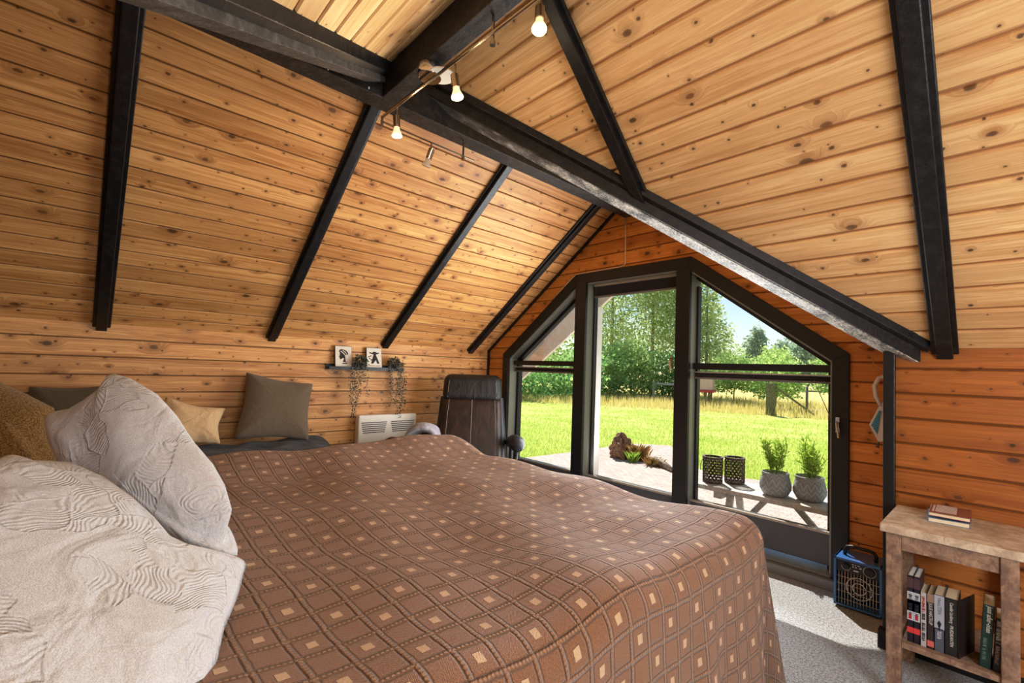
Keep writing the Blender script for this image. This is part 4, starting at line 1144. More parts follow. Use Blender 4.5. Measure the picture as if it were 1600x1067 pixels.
def text_mesh(s_, size, mat, name, parent, loc, rot, squash=1.0, align='LEFT'):
    cu = bpy.data.curves.new(name, 'FONT'); cu.body = s_; cu.size = size; cu.align_x = align; cu.align_y = 'CENTER'; cu.resolution_u = 2; cu.extrude = 0.0001
    ob = bpy.data.objects.new(name, cu); COL.objects.link(ob)
    dg = bpy.context.evaluated_depsgraph_get(); dg.update()
    me = bpy.data.meshes.new_from_object(ob.evaluated_get(dg))
    COL.objects.unlink(ob); bpy.data.objects.remove(ob)
    me.transform(Matrix.Diagonal((squash, 1, 1, 1)))
    me.materials.clear(); me.materials.append(mat)
    o = bpy.data.objects.new(name, me); link(o, parent); o.location = loc; o.rotation_euler = rot
    return o
_cm = {}
def cmat(c):
    if c not in _cm: _cm[c] = simple('cover_%d_%d_%d' % c, C8(*c), 0.4, nscale=40, namp=0.06)
    return _cm[c]
def book(x, w, h, dpt, label, cover, page='paper', y=-0.915, lean=0.0, band=None, group='books on the low shelf', z=0.2285):
    r = thing('book', label, 'book', (x + w / 2, y, z + (0.0012 if lean else 0)), (0, lean, 0), group=group)
    hw = w / 2; ct = 0.0014
    t = MB(); t.box(-hw, hw, 0, 0.0016, 0, h); t.box(-hw, -hw + ct, 0, dpt, 0, h); t.box(hw - ct, hw, 0, dpt, 0, h)
    t.build('cover', cmat(cover), r)
    MB().box(-hw + ct, hw - ct, 0.0017, dpt - 0.003, 0.002, h - 0.0035).build('pages', M[page], r)
    for (z0, z1, c) in band or ():
        MB().box(-hw, hw, -0.0004, 0.0002, z0, z1).build('spine_panel', cmat(c), r)
    return r
def spine(r, s_, size, z, c, dx=0.0, squash=0.8):
    return text_mesh(s_, size, cmat(c), 'lettering', r, (dx, -0.0007, z), (PI / 2, PI / 2, 0), squash)
def glyphs(r, z0, z1, wd, c, seed, x=0.0):
    rng = random.Random(seed); t = MB(); z = z1
    while z > z0:
        s_ = rng.uniform(0.004, 0.0065)
        if rng.random() < 0.86:
            t.box(x - wd / 2, x + wd / 2, -0.0008, -0.0004, z - s_ * 0.28, z)
            if rng.random() < 0.75: t.box(x + (wd / 2 - 0.002) * rng.choice((-1, 1)) - 0.0012, x + (wd / 2 - 0.002) * rng.choice((-1, 1)) + 0.0012, -0.0008, -0.0004, z - s_ * 0.8, z)
            if rng.random() < 0.5: t.box(x - wd / 2, x + wd / 2 * rng.uniform(0, 1), -0.0008, -0.0004, z - s_ * 0.8, z - s_ * 0.55)
        z -= s_
    t.build('lettering', cmat(c), r)
for i, x in enumerate((3.766, 3.7855)):
    b = book(x, 0.0188, 0.258, 0.14, ('dark paperback with red and pale spine, nearest the left table leg', 'dark paperback with red and pale spine, second from the left table leg')[i], (34, 30, 46), 'paperwhite', band=[(0.085, 0.195, (196, 204, 214)), (0.036, 0.058, (214, 66, 70)), (0.21, 0.25, (86, 60, 66)), (0.12, 0.165, (120, 166, 190))])
    glyphs(b, 0.105, 0.2, 0.012, (58, 60, 84), 5); 
    t = MB(); t.box(-0.005, 0.004, -0.0009, -0.0005, 0.09, 0.108); t.build('spine_mark', cmat((176, 44, 56)), b)
b = book(3.8055, 0.0185, 0.205, 0.125, 'slim pale grey paperback with red lettering on the low shelf', (188, 186, 190)); glyphs(b, 0.13, 0.195, 0.010, (190, 50, 54), 8); glyphs(b, 0.02, 0.125, 0.010, (52, 48, 56), 9)
b = book(3.825, 0.0195, 0.207, 0.125, 'dark brown paperback lettered in white beside the pale grey one', (52, 42, 42), band=[(0.008, 0.03, (206, 110, 104)), (0.175, 0.207, (150, 128, 112))]); spine(b, 'JULIE HASTRUP', 0.015, 0.172, (226, 222, 216))
b = book(3.8455, 0.0285, 0.212, 0.13, 'blue grey paperback with a dark silhouette on its spine', (88, 96, 112), band=[(0.085, 0.21, (170, 176, 190))]); spine(b, 'Viveca STEN', 0.015, 0.203, (62, 66, 82))
t = MB(); t.add([(0.0, -0.0009, 0.118), (0.006, -0.0009, 0.106), (0.002, -0.0009, 0.09), (0.0, -0.0009, 0.075), (-0.002, -0.0009, 0.09), (-0.006, -0.0009, 0.106)], [(0, 1, 2, 3, 4, 5)]); t.box(-0.013, 0.012, -0.0009, -0.0005, 0.083, 0.087); t.build('silhouette', cmat((26, 28, 36)), b)
glyphs(b, 0.035, 0.078, 0.012, (226, 228, 232), 12)
b = book(3.8745, 0.038, 0.212, 0.135, 'thick black paperback with white title, last of the row', (34, 36, 38), band=None); spine(b, 'Camilla Läckberg · PRÆDIKANTEN', 0.0135, 0.197, (232, 230, 224), 0.0, 0.82)
fl = MB(); fl.box(0.0195, 0.0212, 0.0, 0.135, 0, 0.214); q_ = fl.build('open_cover', cmat((42, 34, 32)), b); q_.rotation_euler = (0, 0, math.radians(-16)); q_['label'] = 'front cover standing slightly open'
b = book(3.966, 0.030, 0.226, 0.135, 'dark green paperback leaning right with bold white lettering', (24, 54, 50), lean=math.radians(3.0)); spine(b, 'jussi adler-olsen', 0.0205, 0.222, (236, 236, 230), 0.003, 0.72); glyphs(b, 0.03, 0.105, 0.009, (120, 140, 128), 15, -0.004)
b = book(3.9995, 0.0195, 0.19, 0.125, 'black paperback with white lettering against the right table leg', (30, 30, 34), lean=math.radians(3.0), y=-0.918); glyphs(b, 0.10, 0.18, 0.012, (226, 226, 228), 17); glyphs(b, 0.03, 0.092, 0.009, (200, 170, 160), 18)
# loose books on the tabletop
def flat_book(loc, rz, wd, ln, th_, label, cov, spn):
    r = thing('book', label, 'book', loc, (0, 0, rz), group='books lying on the side table')
    t = MB(); t.box(-wd / 2, wd / 2, -ln / 2, ln / 2, 0, 0.0015)
    n = 10
    for k in range(n):
        x0 = -wd / 2 + wd * k / n; x1 = -wd / 2 + wd * (k + 1) / n
        f = lambda x: th_ + 0.006 * max(0, (x / wd + 0.1)) ** 1.5
        t.add([(x0, -ln / 2, f(x0)), (x1, -ln / 2, f(x1)), (x1, ln / 2, f(x1)), (x0, ln / 2, f(x0)), (x0, -ln / 2, f(x0) - 0.0015), (x1, -ln / 2, f(x1) - 0.0015), (x1, ln / 2, f(x1) - 0.0015), (x0, ln / 2, f(x0) - 0.0015)], [(0, 1, 2, 3), (7, 6, 5, 4), (0, 4, 5, 1), (2, 6, 7, 3)])
    t.build('cover', cmat(cov), r)
    MB().box(-wd / 2 - 0.0012, -wd / 2, -ln / 2, ln / 2, 0, th_).build('spine', cmat(spn), r)
    MB().box(-wd / 2 + 0.001, wd / 2 - 0.004, -ln / 2 + 0.003, ln / 2 - 0.003, 0.0016, th_ - 0.0017).build('pages', M['paper'], r)
    return r
fb = flat_book((3.868, -0.665, 0.6805), math.radians(6), 0.125, 0.19, 0.017, 'lower blue spined book lying on the side table', (120, 150, 190), (110, 150, 200))
fb = flat_book((3.876, -0.662, 0.7045), math.radians(2), 0.125, 0.185, 0.014, 'upper pale book lying on the side table', (150, 96, 84), (206, 220, 236))
t = MB()
for k in range(9): t.box(-0.045 + 0.0, 0.02, 0.07 - k * 0.017, 0.076 - k * 0.017, 0.0165, 0.0172)
for k in range(7): t.box(-0.055, -0.048, 0.06 - k * 0.02, 0.068 - k * 0.02, 0.0145, 0.0155)
t.build('lettering', cmat((236, 228, 220)), fb)

# ------------------------------------------------------------------ hanging pouch by the post
hk = thing('coat_hook', 'thin brass wire hook on the gable wall by the corner post', 'hook', (3.56, -0.005, 1.36))
t = MB(); t.tube([(-0.045, -0.03, 0.022), (-0.045, -0.034, -0.002), (-0.03, -0.034, -0.018), (0.0, -0.036, -0.035), (0.03, -0.03, -0.05), (0.035, 0.005, -0.055)], 0.0026, 6); t.build('wire', simple('brass', C8(214, 170, 110), 0.3, 0.8), hk, smooth=True)
pc = thing('peg_bag', 'small white and blue striped cloth bag hanging beside the corner post', 'bag', (3.565, -0.05, 0.90))
def slabp(poly, y0, y1):
    t = MB(); t.prism([(x, y0, z) for x, z in poly], (0, y1 - y0, 0)); return t
lp = MB(); lp.tube([(-0.01, -0.005, 0.215), (-0.034, -0.008, 0.275), (-0.04, -0.008, 0.33), (-0.02, -0.005, 0.375), (0.01, 0.0, 0.39), (0.03, 0.0, 0.36), (0.012, -0.002, 0.22)], 0.011, 8); lp.build('loop', M['sheet'], pc, smooth=True)
slabp([(-0.012, 0.235), (0.03, 0.24), (0.05, 0.03), (-0.022, 0.012), (-0.064, 0.105)], -0.012, 0.012).build('bag', M['sheet'], pc, bevel=0.006, bseg=3)
def strp():
    g = G('blue_stripe'); o_ = g.sep(g.obj()); s_ = g.math('FRACT', g.mul(g.add(o_[2], g.mul(o_[0], 0.4)), 85.0))
    return g.bsdf(g.mix(g.math('GREATER_THAN', s_, 0.45), C8(30, 120, 160), C8(96, 170, 190)), 0.8)
slabp([(-0.018, 0.19), (-0.008, 0.19), (-0.026, 0.058), (-0.052, 0.104)], -0.0165, -0.0125).build('stripe_panel', strp(), pc)
t = MB(); t.tube([(-0.02, 0, 0.012), (-0.028, 0, -0.02)], [0.004, 0.009], 8); t.build('tassel', M['taupe'], pc, smooth=True)

# ------------------------------------------------------------------ outdoors
PE = [(-14, 0.5), (-0.85, 1.0), (-0.75, 2.5), (-0.74, 4.1), (-0.2, 4.6), (0.7, 3.4), (1.3, 2.8), (2.6, 3.25), (14, 3.6)]
t = MB(); pv = [(-14, 0.17)] + PE + [(14, 0.17)]
for i in range(len(PE) - 1):
    (xa, ya), (xb, yb) = PE[i], PE[i + 1]
    t.prism([(xa, 0.17, -0.2), (xb, 0.17, -0.2), (xb, yb, -0.2), (xa, ya, -0.2)], (0, 0, 0.15))
structure(t.build('paving', M['paving']), 'pale brick paving outside the window')
t = MB(); t.add([(-140, 0.17, -0.10), (140, 0.17, -0.10), (140, 190, -0.10), (-140, 190, -0.10)], [(0, 1, 2, 3)]); structure(t.build('lawn', M['lawn']), 'sunlit lawn running out to the trees')
t = MB(); t.add([(-2.6, 20, -0.085), (14, 21.5, -0.085), (14, 24, -0.085), (-2.2, 21.8, -0.085)], [(0, 1, 2, 3)]); structure(t.build('road', M['gravel']), 'pale strip of track beyond the fence posts')
# grass
def grass(name, n, r0, r1, h0, h1, wd, mat, label, a0=-70, a1=20, lean=0.5, y_min=1.2, power=1.0):
    rng = np.random.default_rng(abs(hash(name)) % 1000 + 3) if False else np.random.default_rng(len(name) * 7 + n % 97)
    inv = rng.uniform(1 / r1 ** power, 1 / r0 ** power, n); r_ = inv ** (-1 / power)
    az = np.radians(rng.uniform(a0, a1, n))
    x = 3.0 + r_ * np.sin(az); y = r_ * np.cos(az) + 0.0
    ok = (y > y_min) & (y > np.interp(x, [q[0] for q in PE], [q[1] for q in PE]) + 0.02); x = x[ok]; y = y[ok]; r_ = r_[ok]; n = len(x)
    hh = rng.uniform(h0, h1, n); w = wd * (0.6 + r_ / 6); ph = rng.uniform(0, 2 * PI, n); ln = rng.uniform(0, lean, n)
    bx = np.cos(ph) * w; by = np.sin(ph) * w
    lx = np.cos(ph + 1.3) * ln * hh; ly = np.sin(ph + 1.3) * ln * hh
    V = np.zeros((n, 3, 3)); V[:, 0] = np.stack([x - bx, y - by, np.full(n, -0.105)], 1); V[:, 1] = np.stack([x + bx, y + by, np.full(n, -0.105)], 1); V[:, 2] = np.stack([x + lx, y + ly, -0.10 + hh], 1)
    o = soup(name, V.reshape(-1, 3), 3, mat, None, rng.uniform(0, 1, n))
    return tag(o, label, 'grass', kind='stuff')
grass('lawn_grass', 80000, 2.4, 20, 0.03, 0.075, 0.004, M['blade'], 'short bright green lawn grass outside the window')
grass('meadow_grass', 26000, 15.5, 27, 0.12, 0.42, 0.0035, M['dry'], 'taller straw coloured grass at the far side of the lawn', lean=0.4, power=0.5, y_min=10.5)

def cloud_tree(name, loc, blobs, n, size, mat, label, cat, group, trunk=None, droop=0.0, seed=1, flat=0.0):
    rng = np.random.default_rng(seed)
    r = thing(name, label, cat, loc, group=group)
    vol = np.array([b[3] * b[4] * b[5] for b in blobs]); cnt = (vol ** 0.7 / (vol ** 0.7).sum() * n).astype(int) + 1
    Ps = []; Ts = []
    for b, k in zip(blobs, cnt):
        d = rng.normal(size=(k, 3)); d /= np.linalg.norm(d, axis=1)[:, None]
        rad = rng.uniform(0.25, 1, (k, 1)) ** 0.45
        clump = 1 + 0.22 * np.sin(d[:, :1] * 7 + seed) * np.sin(d[:, 1:2] * 8 + 1) + 0.16 * np.sin(d[:, 2:3] * 11 + seed)
        p = d * rad * clump * np.array(b[3:6]) + np.array(b[0:3])
        if droop: p[:, 2] -= droop * rng.uniform(0, 1, k) ** 2
        p[:, 2] = np.maximum(p[:, 2], 0.05)
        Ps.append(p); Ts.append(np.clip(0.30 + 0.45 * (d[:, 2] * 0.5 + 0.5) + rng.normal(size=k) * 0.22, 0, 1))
    P_ = np.concatenate(Ps); T_ = np.concatenate(Ts); k = len(P_)
    a = rng.normal(size=(k, 3)); a[:, 2] -= 0.5 * (droop > 0); a /= np.linalg.norm(a, axis=1)[:, None]
    b_ = np.cross(a, rng.normal(size=(k, 3))); b_ /= np.linalg.norm(b_, axis=1)[:, None]
    s_ = size * rng.uniform(0.6, 1.3, (k, 1))
    V = np.stack([P_, P_ + a * s_ * 0.5 + b_ * s_ * 0.33, P_ + a * s_, P_ + a * s_ * 0.5 - b_ * s_ * 0.33], 1)
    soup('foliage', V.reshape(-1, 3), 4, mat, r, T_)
    if trunk:
        t = MB(); rad, hgt = trunk
        t.tube([(0, 0, -0.1), (0.05, 0.03, hgt * 0.5), (0.0, 0.0, hgt)], [rad, rad * 0.7, rad * 0.3], 8)
        t.build('trunk', M['bark'], r, smooth=True)
    return r
GT = 'trees and bushes at the edge of the garden'
z0 = -0.1
rb = lambda s, n, w, h0, h1, rr: [(*(np.random.default_rng(s + k).uniform(-w, w, 2)), np.random.default_rng(s * 3 + k).uniform(h0, h1), rr, rr, rr * 0.9) for k in range(n)]
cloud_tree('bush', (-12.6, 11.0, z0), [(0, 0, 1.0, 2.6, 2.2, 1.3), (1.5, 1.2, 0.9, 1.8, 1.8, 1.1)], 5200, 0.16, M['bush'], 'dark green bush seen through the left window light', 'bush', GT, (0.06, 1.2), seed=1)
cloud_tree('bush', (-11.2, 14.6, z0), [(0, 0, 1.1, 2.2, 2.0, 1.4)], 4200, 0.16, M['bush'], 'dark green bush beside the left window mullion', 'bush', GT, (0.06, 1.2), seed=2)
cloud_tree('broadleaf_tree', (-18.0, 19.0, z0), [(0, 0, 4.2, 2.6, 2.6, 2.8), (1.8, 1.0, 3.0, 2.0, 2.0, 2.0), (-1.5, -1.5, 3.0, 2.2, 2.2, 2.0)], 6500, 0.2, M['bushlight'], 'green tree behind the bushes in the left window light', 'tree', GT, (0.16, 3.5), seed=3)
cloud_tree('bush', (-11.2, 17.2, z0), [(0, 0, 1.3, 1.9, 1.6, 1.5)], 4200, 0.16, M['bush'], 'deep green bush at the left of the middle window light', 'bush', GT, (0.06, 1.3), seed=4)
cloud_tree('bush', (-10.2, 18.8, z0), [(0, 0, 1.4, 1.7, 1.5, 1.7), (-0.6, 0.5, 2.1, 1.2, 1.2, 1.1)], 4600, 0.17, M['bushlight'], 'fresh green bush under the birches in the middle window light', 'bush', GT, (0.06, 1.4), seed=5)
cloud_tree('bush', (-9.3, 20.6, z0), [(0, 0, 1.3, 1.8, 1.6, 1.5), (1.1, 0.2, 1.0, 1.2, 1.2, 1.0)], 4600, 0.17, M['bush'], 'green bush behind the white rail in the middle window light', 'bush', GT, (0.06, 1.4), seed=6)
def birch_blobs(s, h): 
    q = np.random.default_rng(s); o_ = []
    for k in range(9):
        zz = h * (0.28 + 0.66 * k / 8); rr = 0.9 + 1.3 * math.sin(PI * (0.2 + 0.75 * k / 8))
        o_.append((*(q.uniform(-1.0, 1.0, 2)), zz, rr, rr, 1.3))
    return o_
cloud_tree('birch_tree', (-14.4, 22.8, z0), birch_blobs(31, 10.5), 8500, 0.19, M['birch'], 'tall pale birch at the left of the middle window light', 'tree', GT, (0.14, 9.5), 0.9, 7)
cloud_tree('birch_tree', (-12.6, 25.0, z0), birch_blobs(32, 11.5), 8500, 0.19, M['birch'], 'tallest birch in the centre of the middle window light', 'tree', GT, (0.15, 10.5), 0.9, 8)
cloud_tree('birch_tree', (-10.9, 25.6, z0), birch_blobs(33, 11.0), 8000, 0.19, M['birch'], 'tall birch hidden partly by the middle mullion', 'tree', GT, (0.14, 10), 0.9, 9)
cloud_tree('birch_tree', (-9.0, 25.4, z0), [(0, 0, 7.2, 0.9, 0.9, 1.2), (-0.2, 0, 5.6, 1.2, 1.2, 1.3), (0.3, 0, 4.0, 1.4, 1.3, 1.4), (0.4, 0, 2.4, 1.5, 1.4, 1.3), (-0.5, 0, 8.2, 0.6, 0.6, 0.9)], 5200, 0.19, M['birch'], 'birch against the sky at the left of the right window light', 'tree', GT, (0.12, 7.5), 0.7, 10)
for i, (x, y, h, w, lb) in enumerate(((-18.5, 60.8, 8.2, 1.5, 'tall slim distant tree against the sky in the right window light'), (-16.4, 64.5, 6.6, 2.2, 'distant round tree right of the tall slim one'), (-13.6, 62.0, 6.4, 2.4, 'distant tree under the sloping window frame'), (-12.0, 67.0, 5.4, 2.4, 'distant tree at the right end of the far treeline'), (-21.6, 58.5, 4.6, 2.6, 'distant low tree behind the pale red edged box'), (-19.6, 66.0, 4.6, 2.6, 'distant grey green tree left of the tall slim one'))):
    cloud_tree('distant_tree', (x, y, z0), [(0, 0, h * 0.5, w, w, h * 0.42), (0.3, 0, h * 0.78, w * 0.6, w * 0.6, h * 0.22)], 2600, 0.42, M['far'], lb, 'tree', GT, (0.2, h * 0.6), 0, 40 + i)
for i, (x, y, h, lb) in enumerate(((-5.0, 19.6, 2.9, 'small orchard tree beside the pale red edged box'), (-2.9, 18.8, 2.6, 'small orchard tree in front of the braced fence post'), (-4.4, 23.6, 3.4, 'small orchard tree behind the diagonal brace'), (-1.4, 22.4, 3.3, 'small orchard tree behind the thin fence post'), (0.6, 20.4, 3.0, 'small orchard tree at the right edge of the window'))):
    cloud_tree('orchard_tree', (x, y, z0), [(0, 0, h * 0.62, 1.0, 1.0, 0.95), (0.4, 0.2, h * 0.40, 0.7, 0.7, 0.5), (-0.45, 0, h * 0.34, 0.55, 0.55, 0.4)], 2600, 0.14, M['bushlight'], lb, 'tree', GT, (0.035, h * 0.7), 0, 60 + i)
# posts, rail and box at the lawn's edge
t = MB(); t.box(-0.14, 0.14, -0.10, 0.10, -0.02, 1.18); o = t.build('fence_post', M['fence'], bevel=0.015); o.location = (-1.92, 15.2, -0.1); tag(o, 'thick weathered fence post at the edge of the lawn', 'post')
t = MB(); t.bar((0, 0, 1.02), (1.05, 0.95, 0.02), 0.06, 0.06); o = t.build('post_brace', M['fence']); o.location = (-1.74, 15.2, -0.1); tag(o, 'diagonal timber brace leaning on the thick fence post', 'post')
t = MB(); t.tube([(0, 0, -0.05), (0, 0, 1.1)], 0.045, 8); o = t.build('fence_post', M['fence'], smooth=True); o.location = (-1.2, 16.9, -0.1); tag(o, 'thin round fence post right of the braced post', 'post')
rl = thing('rail_gate', 'pale wooden rail gate in front of the bushes', 'gate', (-8.1, 18.6, -0.1))
MB().box(-0.62, -0.52, -0.05, 0.05, 0, 1.0).build('gate_post', M['bench'], rl); MB().box(0.6, 0.7, -0.05, 0.05, 0, 1.0).build('gate_post', M['bench'], rl); MB().box(-0.6, 0.7, -0.02, 0.02, 0.82, 0.93).build('rail', M['bench'], rl)
bx_ = thing('garden_box', 'pale box with a red lower edge standing beyond the lawn', 'box', (-5.75, 17.3, -0.1), (0, 0, 0.3))
MB().box(-0.75, 0.75, -0.5, 0.5, 0.72, 1.35).build('body', simple('box_pale', C8(226, 196, 190), 0.6, nscale=5), bx_, bevel=0.02)
MB().box(-0.80, 0.80, -0.55, 0.55, 0.62, 0.74).build('edge', simple('box_red', C8(196, 70, 72), 0.5), bx_, bevel=0.02)
for sx in (-0.6, 0.6):
    for sy in (-0.4, 0.4): MB().box(sx - 0.04, sx + 0.04, sy - 0.04, sy + 0.04, 0, 0.63).build('leg', M['fence'], bx_)
# porch post outside
t = MB(); t.box(-0.045, 0.045, -0.045, 0.045, -0.06, 1.98); o = t.build('porch_post', M['verge'], bevel=0.006); o.location = (0.915, 0.80, 0); tag(o, 'pale painted post outside the middle window light', 'post')

# bench
bn = thing('garden_bench', 'weathered grey plank bench outside the right window light', 'bench', (3.0, 0.43, -0.05))
for k in range(2):
    MB().box(-0.66, 0.75, -0.20 + k * 0.20, -0.006 + k * 0.20, 0.415, 0.45).build('seat_plank', M['bench'], bn, bevel=0.004)
for sx in (-0.48, 0.28):
    MB().box(sx - 0.03, sx + 0.03, -0.19, 0.19, 0.365, 0.415).build('crossbar', M['bench'], bn, bevel=0.003)
    for s_ in (-1, 1):
        t = MB(); t.bar((sx + 0.055, s_ * 0.07, 0.41), (sx + 0.055, s_ * 0.19, 0.0), 0.05, 0.03, (0, 1, 0)); t.build('leg', M['bench'], bn, bevel=0.003)
    t = MB(); sg = 1 if sx < 0 else -1
    t.bar((sx + 0.03, 0.0, 0.06), (sx + sg * 0.30, 0.0, 0.41), 0.04, 0.03, (0, 1, 0)); t.bar((sx + 0.055, -0.16, 0.07), (sx + 0.055, 0.16, 0.07), 0.03, 0.04); t.build('brace', M['bench'], bn, bevel=0.003)
# lanterns
def lantern(loc, rz, label):
    r = thing('lantern', label, 'lantern', loc, (0, 0, rz), group='lanterns on the garden bench')
    n, mrow = 16, 9; rad = 0.072; mb = MB(); V = []; F = []
    for i in range(mrow + 1):
        for k in range(n):
            a = 2 * PI * (k + 0.5 * (i % 2)) / n; V.append((rad * math.cos(a), rad * math.sin(a), 0.012 + 0.185 * i / mrow))
    for i in range(mrow):
        for k in range(n):
            k2 = (k + 1) % n
            if i % 2 == 0: F += [(i * n + k, i * n + k2, (i + 1) * n + k), (i * n + k2, (i + 1) * n + k2, (i + 1) * n + k)]
            else: F += [(i * n + k, (i + 1) * n + k2, (i + 1) * n + k), (i * n + k, i * n + k2, (i + 1) * n + k2)]
    mb.add(V, F); o = mb.build('mesh_wall', M['lantern'], r); m = o.modifiers.new('w', 'WIREFRAME'); m.thickness = 0.0065; m.use_replace = True
    MB().lathe([(0.0, 0.0), (0.074, 0.0), (0.074, 0.014), (0.0, 0.014)], 28, close=False).build('base', M['lantern'], r, smooth=40)
    MB().lathe([(0.064, 0.192), (0.077, 0.19), (0.078, 0.207), (0.060, 0.207), (0.060, 0.195)], 28, close=False).build('rim', M['lantern'], r, smooth=40)
    t = MB(); t.tube([(0.076 * math.cos(a), -0.02 - 0.05 * math.sin(a), 0.185 - 0.10 * math.sin(a)) for a in np.linspace(PI, 2 * PI, 14)][::-1] if False else [(-0.076, 0, 0.19), (-0.085, -0.03, 0.14), (-0.08, -0.045, 0.09)], 0.0025, 6); t.build('handle', M['steel'], r, smooth=True)
    return r
lantern((2.425, 0.37, 0.4003), 0.0, 'perforated bronze lantern on the bench nearer the mullion')
lantern((2.545, 0.50, 0.4003), 0.4, 'perforated bronze lantern on the bench behind the first')
# potted plants
def potted(loc, label, seed, hgt):
    rng = np.random.default_rng(seed)
    r = thing('potted_plant', label, 'plant', loc, group='potted plants on the garden bench')
    K_ = 0.86
    prof = [(0.0, 0.0), (0.07, 0.0), (0.095, 0.015), (0.118, 0.06), (0.12, 0.095), (0.108, 0.15), (0.100, 0.175), (0.106, 0.195), (0.100, 0.198), (0.093, 0.175), (0.0, 0.172)]
    MB().lathe([(a * K_, b * K_) for a, b in prof], 36, close=False).build('pot', M['pot'], r, smooth=50)
    MB().lathe([(0.0, 0.153), (0.08, 0.151), (0.08, 0.146), (0.0, 0.146)], 24, close=False).build('soil', M['soil'], r)
    st_ = MB(); Q = []; T_ = []
    for k in range(26):
        a = rng.uniform(0, 6.28); r0 = rng.uniform(0, 0.04); ln = rng.uniform(0.5, 1) * hgt; sp = rng.uniform(0.0, 0.09)
        p0 = np.array([r0 * math.cos(a), r0 * math.sin(a), 0.148]); p1 = p0 + np.array([sp * math.cos(a), sp * math.sin(a), ln])
        st_.tube([p0, (p0 * 0.5 + p1 * 0.5) + np.array([0, 0, 0.01]), p1], 0.0016, 5)
        for j in range(24):
            t_ = rng.uniform(0.2, 1.0); p = p0 + (p1 - p0) * t_; d = rng.normal(size=3); d[2] = abs(d[2]) * 0.9 + 0.3; d /= np.linalg.norm(d); w_ = np.cross(d, rng.normal(size=3)); w_ /= np.linalg.norm(w_); s_ = rng.uniform(0.03, 0.06)
            Q.extend([p, p + d * s_ * 0.45 + w_ * s_ * 0.12, p + d * s_, p + d * s_ * 0.45 - w_ * s_ * 0.12]); T_.append(rng.uniform(0, 1))
    st_.build('stems', M['potleaf'], r); soup('leaves', np.array(Q), 4, M['potleaf'], r, T_)
potted((2.887, 0.36, 0.4003), 'bushy green plant in a grey relief pot at the middle of the bench', 71, 0.27)
potted((3.088, 0.42, 0.4003), 'wispy green plant in a grey relief pot at the right end of the bench', 72, 0.30)

# stump, driftwood and tufts at the paving edge
def lumpy(name, loc, sc, mat, label, cat, seed, amp=0.25):
    n, m = 28, 40; P = []; q = np.random.default_rng(seed); ph = q.uniform(0, 6, 8)
    for i in range(n + 1):
        a = PI * i / n; row = []
        for k in range(m):
            b_ = 2 * PI * k / m
            d = np.array([math.sin(a) * math.cos(b_), math.sin(a) * math.sin(b_), math.cos(a)])
            rr = 1 + amp * (math.sin(3 * b_ + ph[0] + d[2] * 2) * 0.5 + math.sin(7 * b_ + ph[1] - d[2] * 4) * 0.3 + math.sin(11 * d[2] + ph[2] + 5 * b_) * 0.25)
            row.append(d * rr * np.array(sc))
        P.append(row)
    P = np.array(P); P[:, :, 2] = np.maximum(P[:, :, 2], -0.55 * sc[2])
    P[:, :, 2] -= P[:, :, 2].min()
    o = grid_mesh(P, closed_u=True).build(name, mat, smooth=True); o.location = loc
    return tag(o, label, cat)
lumpy('tree_stump', (-0.02, 2.72, -0.06), (0.15, 0.14, 0.21), M['stump'], 'rugged brown tree stump at the edge of the paving', 'stump', 5, 0.42)
t = MB(); t.tube([(0, 0, 0.06), (0.18, -0.10, 0.085), (0.36, -0.16, 0.06), (0.55, -0.30, 0.035)], [0.05, 0.06, 0.045, 0.03], 10); o = t.build('driftwood_log', M['drift'], smooth=True); o.location = (0.44, 2.75, -0.06); tag(o, 'bleached driftwood log lying right of the stump', 'log')
def tuft(loc, n, h, w, mat, label, seed, rad=0.05):
    rng = np.random.default_rng(seed); V = []
    for k in range(n):
        a = rng.uniform(0, 6.28); b_ = rng.uniform(0, 6.28); r_ = rng.uniform(0, rad); hh = h * rng.uniform(0.5, 1); sp = rng.uniform(0.1, 0.8) * hh
        p = np.array([r_ * math.cos(b_), r_ * math.sin(b_), 0]); e = np.array([math.cos(a + 1.57), math.sin(a + 1.57), 0]) * w
        mid = p + np.array([math.cos(a) * sp * 0.4, math.sin(a) * sp * 0.4, hh * 0.7]); tip = p + np.array([math.cos(a) * sp, math.sin(a) * sp, hh])
        V += [p - e, p + e, mid + e * 0.7, tip]; V += []
    o = soup('grass_tuft', np.array(V), 4, mat, None, rng.uniform(0, 1, n)); o.location = loc
    return tag(o, label, 'grass')
tuft((0.28, 2.60, -0.055), 130, 0.17, 0.006, M['potleaf'], 'bright green grass tuft in front of the stump', 81, 0.07)
tuft((0.22, 2.80, -0.06), 260, 0.26, 0.004, M['drytuft'], 'straw brown grass tuft around the stump', 82, 0.16)
tuft((0.62, 2.62, -0.055), 160, 0.15, 0.004, M['drytuft'], 'low brown grass tuft beside the driftwood log', 83, 0.12)
tuft((2.55, 1.15, -0.05), 40, 0.07, 0.005, M['potleaf'], 'small weed growing between the paving bricks', 84, 0.03)
tuft((1.55, 1.60, -0.05), 30, 0.06, 0.005, M['potleaf'], 'tiny weed on the paving near the lanterns', 85, 0.03)

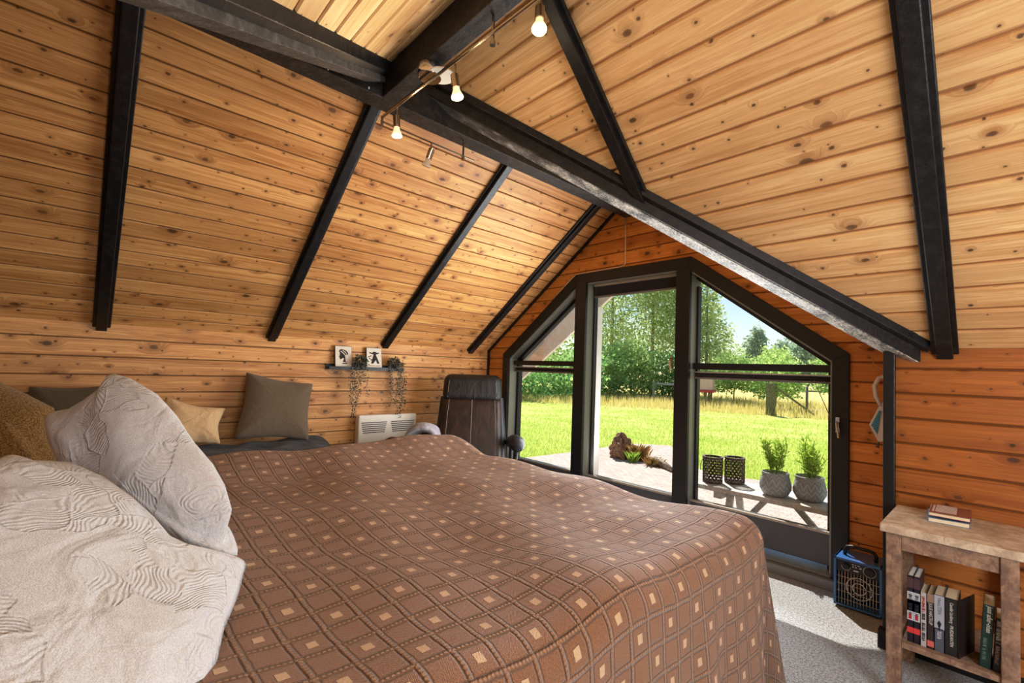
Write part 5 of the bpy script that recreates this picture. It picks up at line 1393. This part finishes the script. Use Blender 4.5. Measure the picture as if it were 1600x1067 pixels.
# ------------------------------------------------------------------ lights, sky, camera
def sun_dir(a, b):  # light travels by (a,b) per unit of height lost
    return Vector((a, b, -1)).normalized()
sd = sun_dir(0.58, -0.63)
su = bpy.data.lights.new('sun', 'SUN'); su.energy = 7.5; su.angle = math.radians(0.6); su.color = (1.0, 0.95, 0.86)
so = bpy.data.objects.new('sun', su); link(so); so.rotation_euler = sd.to_track_quat('-Z', 'Y').to_euler()
w = bpy.data.worlds.new('World'); SC.world = w; w.use_nodes = True
nt = w.node_tree; nt.nodes.clear()
sky = nt.nodes.new('ShaderNodeTexSky'); sky.sky_type = 'NISHITA'; sky.sun_disc = False
sky.sun_elevation = math.asin(-sd.z); sky.sun_rotation = math.atan2(-sd.x, -sd.y); sky.dust_density = 0.2; sky.air_density = 1.0
bg = nt.nodes.new('ShaderNodeBackground'); bg.inputs[1].default_value = 0.13
ow = nt.nodes.new('ShaderNodeOutputWorld'); nt.links.new(sky.outputs[0], bg.inputs[0]); nt.links.new(bg.outputs[0], ow.inputs[0])

def area(name, loc, target, size, power, color=(1, 1, 1), sy=None):
    l = bpy.data.lights.new(name, 'AREA'); l.energy = power; l.size = size; l.color = color
    if sy: l.shape = 'RECTANGLE'; l.size_y = sy
    o = bpy.data.objects.new(name, l); link(o); o.location = loc
    o.rotation_euler = (Vector(target) - Vector(loc)).to_track_quat('-Z', 'Y').to_euler()
    return o
area('room_fill', (5.6, -3.3, 1.9), (1.2, -1.2, 1.2), 1.2, 52, (0.93, 0.96, 1.0))  # added fill light behind the camera, no lamp stands there
area('window_fill', (2.1, -0.25, 1.0), (1.7, -3.2, 1.2), 2.0, 72, (0.95, 0.98, 1.0), 1.5)  # added area light just inside the window, boosting the daylight
l = bpy.data.lights.new('side_fill', 'POINT'); l.energy = 60; l.color = (0.92, 0.96, 1.0); l.shadow_soft_size = 0.35  # added fill light out of view to the right, no real lamp
o = bpy.data.objects.new('side_fill', l); link(o); o.location = (5.1, -2.3, 1.0)
l = bpy.data.lights.new('porch_fill', 'SPOT'); l.energy = 45; l.spot_size = math.radians(120); l.spot_blend = 1.0; l.shadow_soft_size = 0.1  # added spot imitating light bounced off the paving onto the verge
o = bpy.data.objects.new('porch_fill', l); link(o); o.location = (1.5, 0.24, 0.35); o.rotation_euler = (Vector((0.2, 0.86, 1.6)) - Vector((1.5, 0.24, 0.35))).to_track_quat('-Z', 'Y').to_euler()
for i, e in enumerate(ends[:3]):
    l = bpy.data.lights.new('spot_glow', 'POINT'); l.energy = 3.0; l.color = (1.0, 0.78, 0.5); l.shadow_soft_size = 0.02
    o = bpy.data.objects.new('spot_glow', l); link(o); o.location = e

cam = bpy.data.cameras.new('Camera'); co = bpy.data.objects.new('Camera', cam); link(co)
cam.sensor_width = 36.0; cam.sensor_fit = 'HORIZONTAL'; cam.lens = 715.0988 / 1600 * 36
cam.shift_x = 0.0; cam.shift_y = (547.688 - 533.5) / 1600
cam.clip_start = 0.02; cam.clip_end = 500
r = Vector((0.6777795, 0.73440877, 0.03547839)); u = Vector((0.00604659, -0.05381822, 0.99853244)); f = Vector((-0.73524036, 0.67657029, 0.04091755))
mw = Matrix(((r.x, u.x, -f.x, 4.04599439), (r.y, u.y, -f.y, -3.36333474), (r.z, u.z, -f.z, 1.25), (0, 0, 0, 1)))
co.matrix_world = mw
SC.camera = co
SC.view_settings.view_transform = 'Standard'
SC.view_settings.look = 'None'
SC.view_settings.exposure = 0.0
SC.view_settings.use_curve_mapping = True
_cv = SC.view_settings.curve_mapping.curves[3]
_cv.points.new(0.25, 0.225); _cv.points.new(0.72, 0.755)
SC.view_settings.curve_mapping.update()
SC.cycles.use_denoising = True
SC.cycles.max_bounces = 8
SC.cycles.transparent_max_bounces = 12
SC.cycles.sample_clamp_indirect = 6.0
SC.cycles.caustics_reflective = False
SC.cycles.caustics_refractive = False
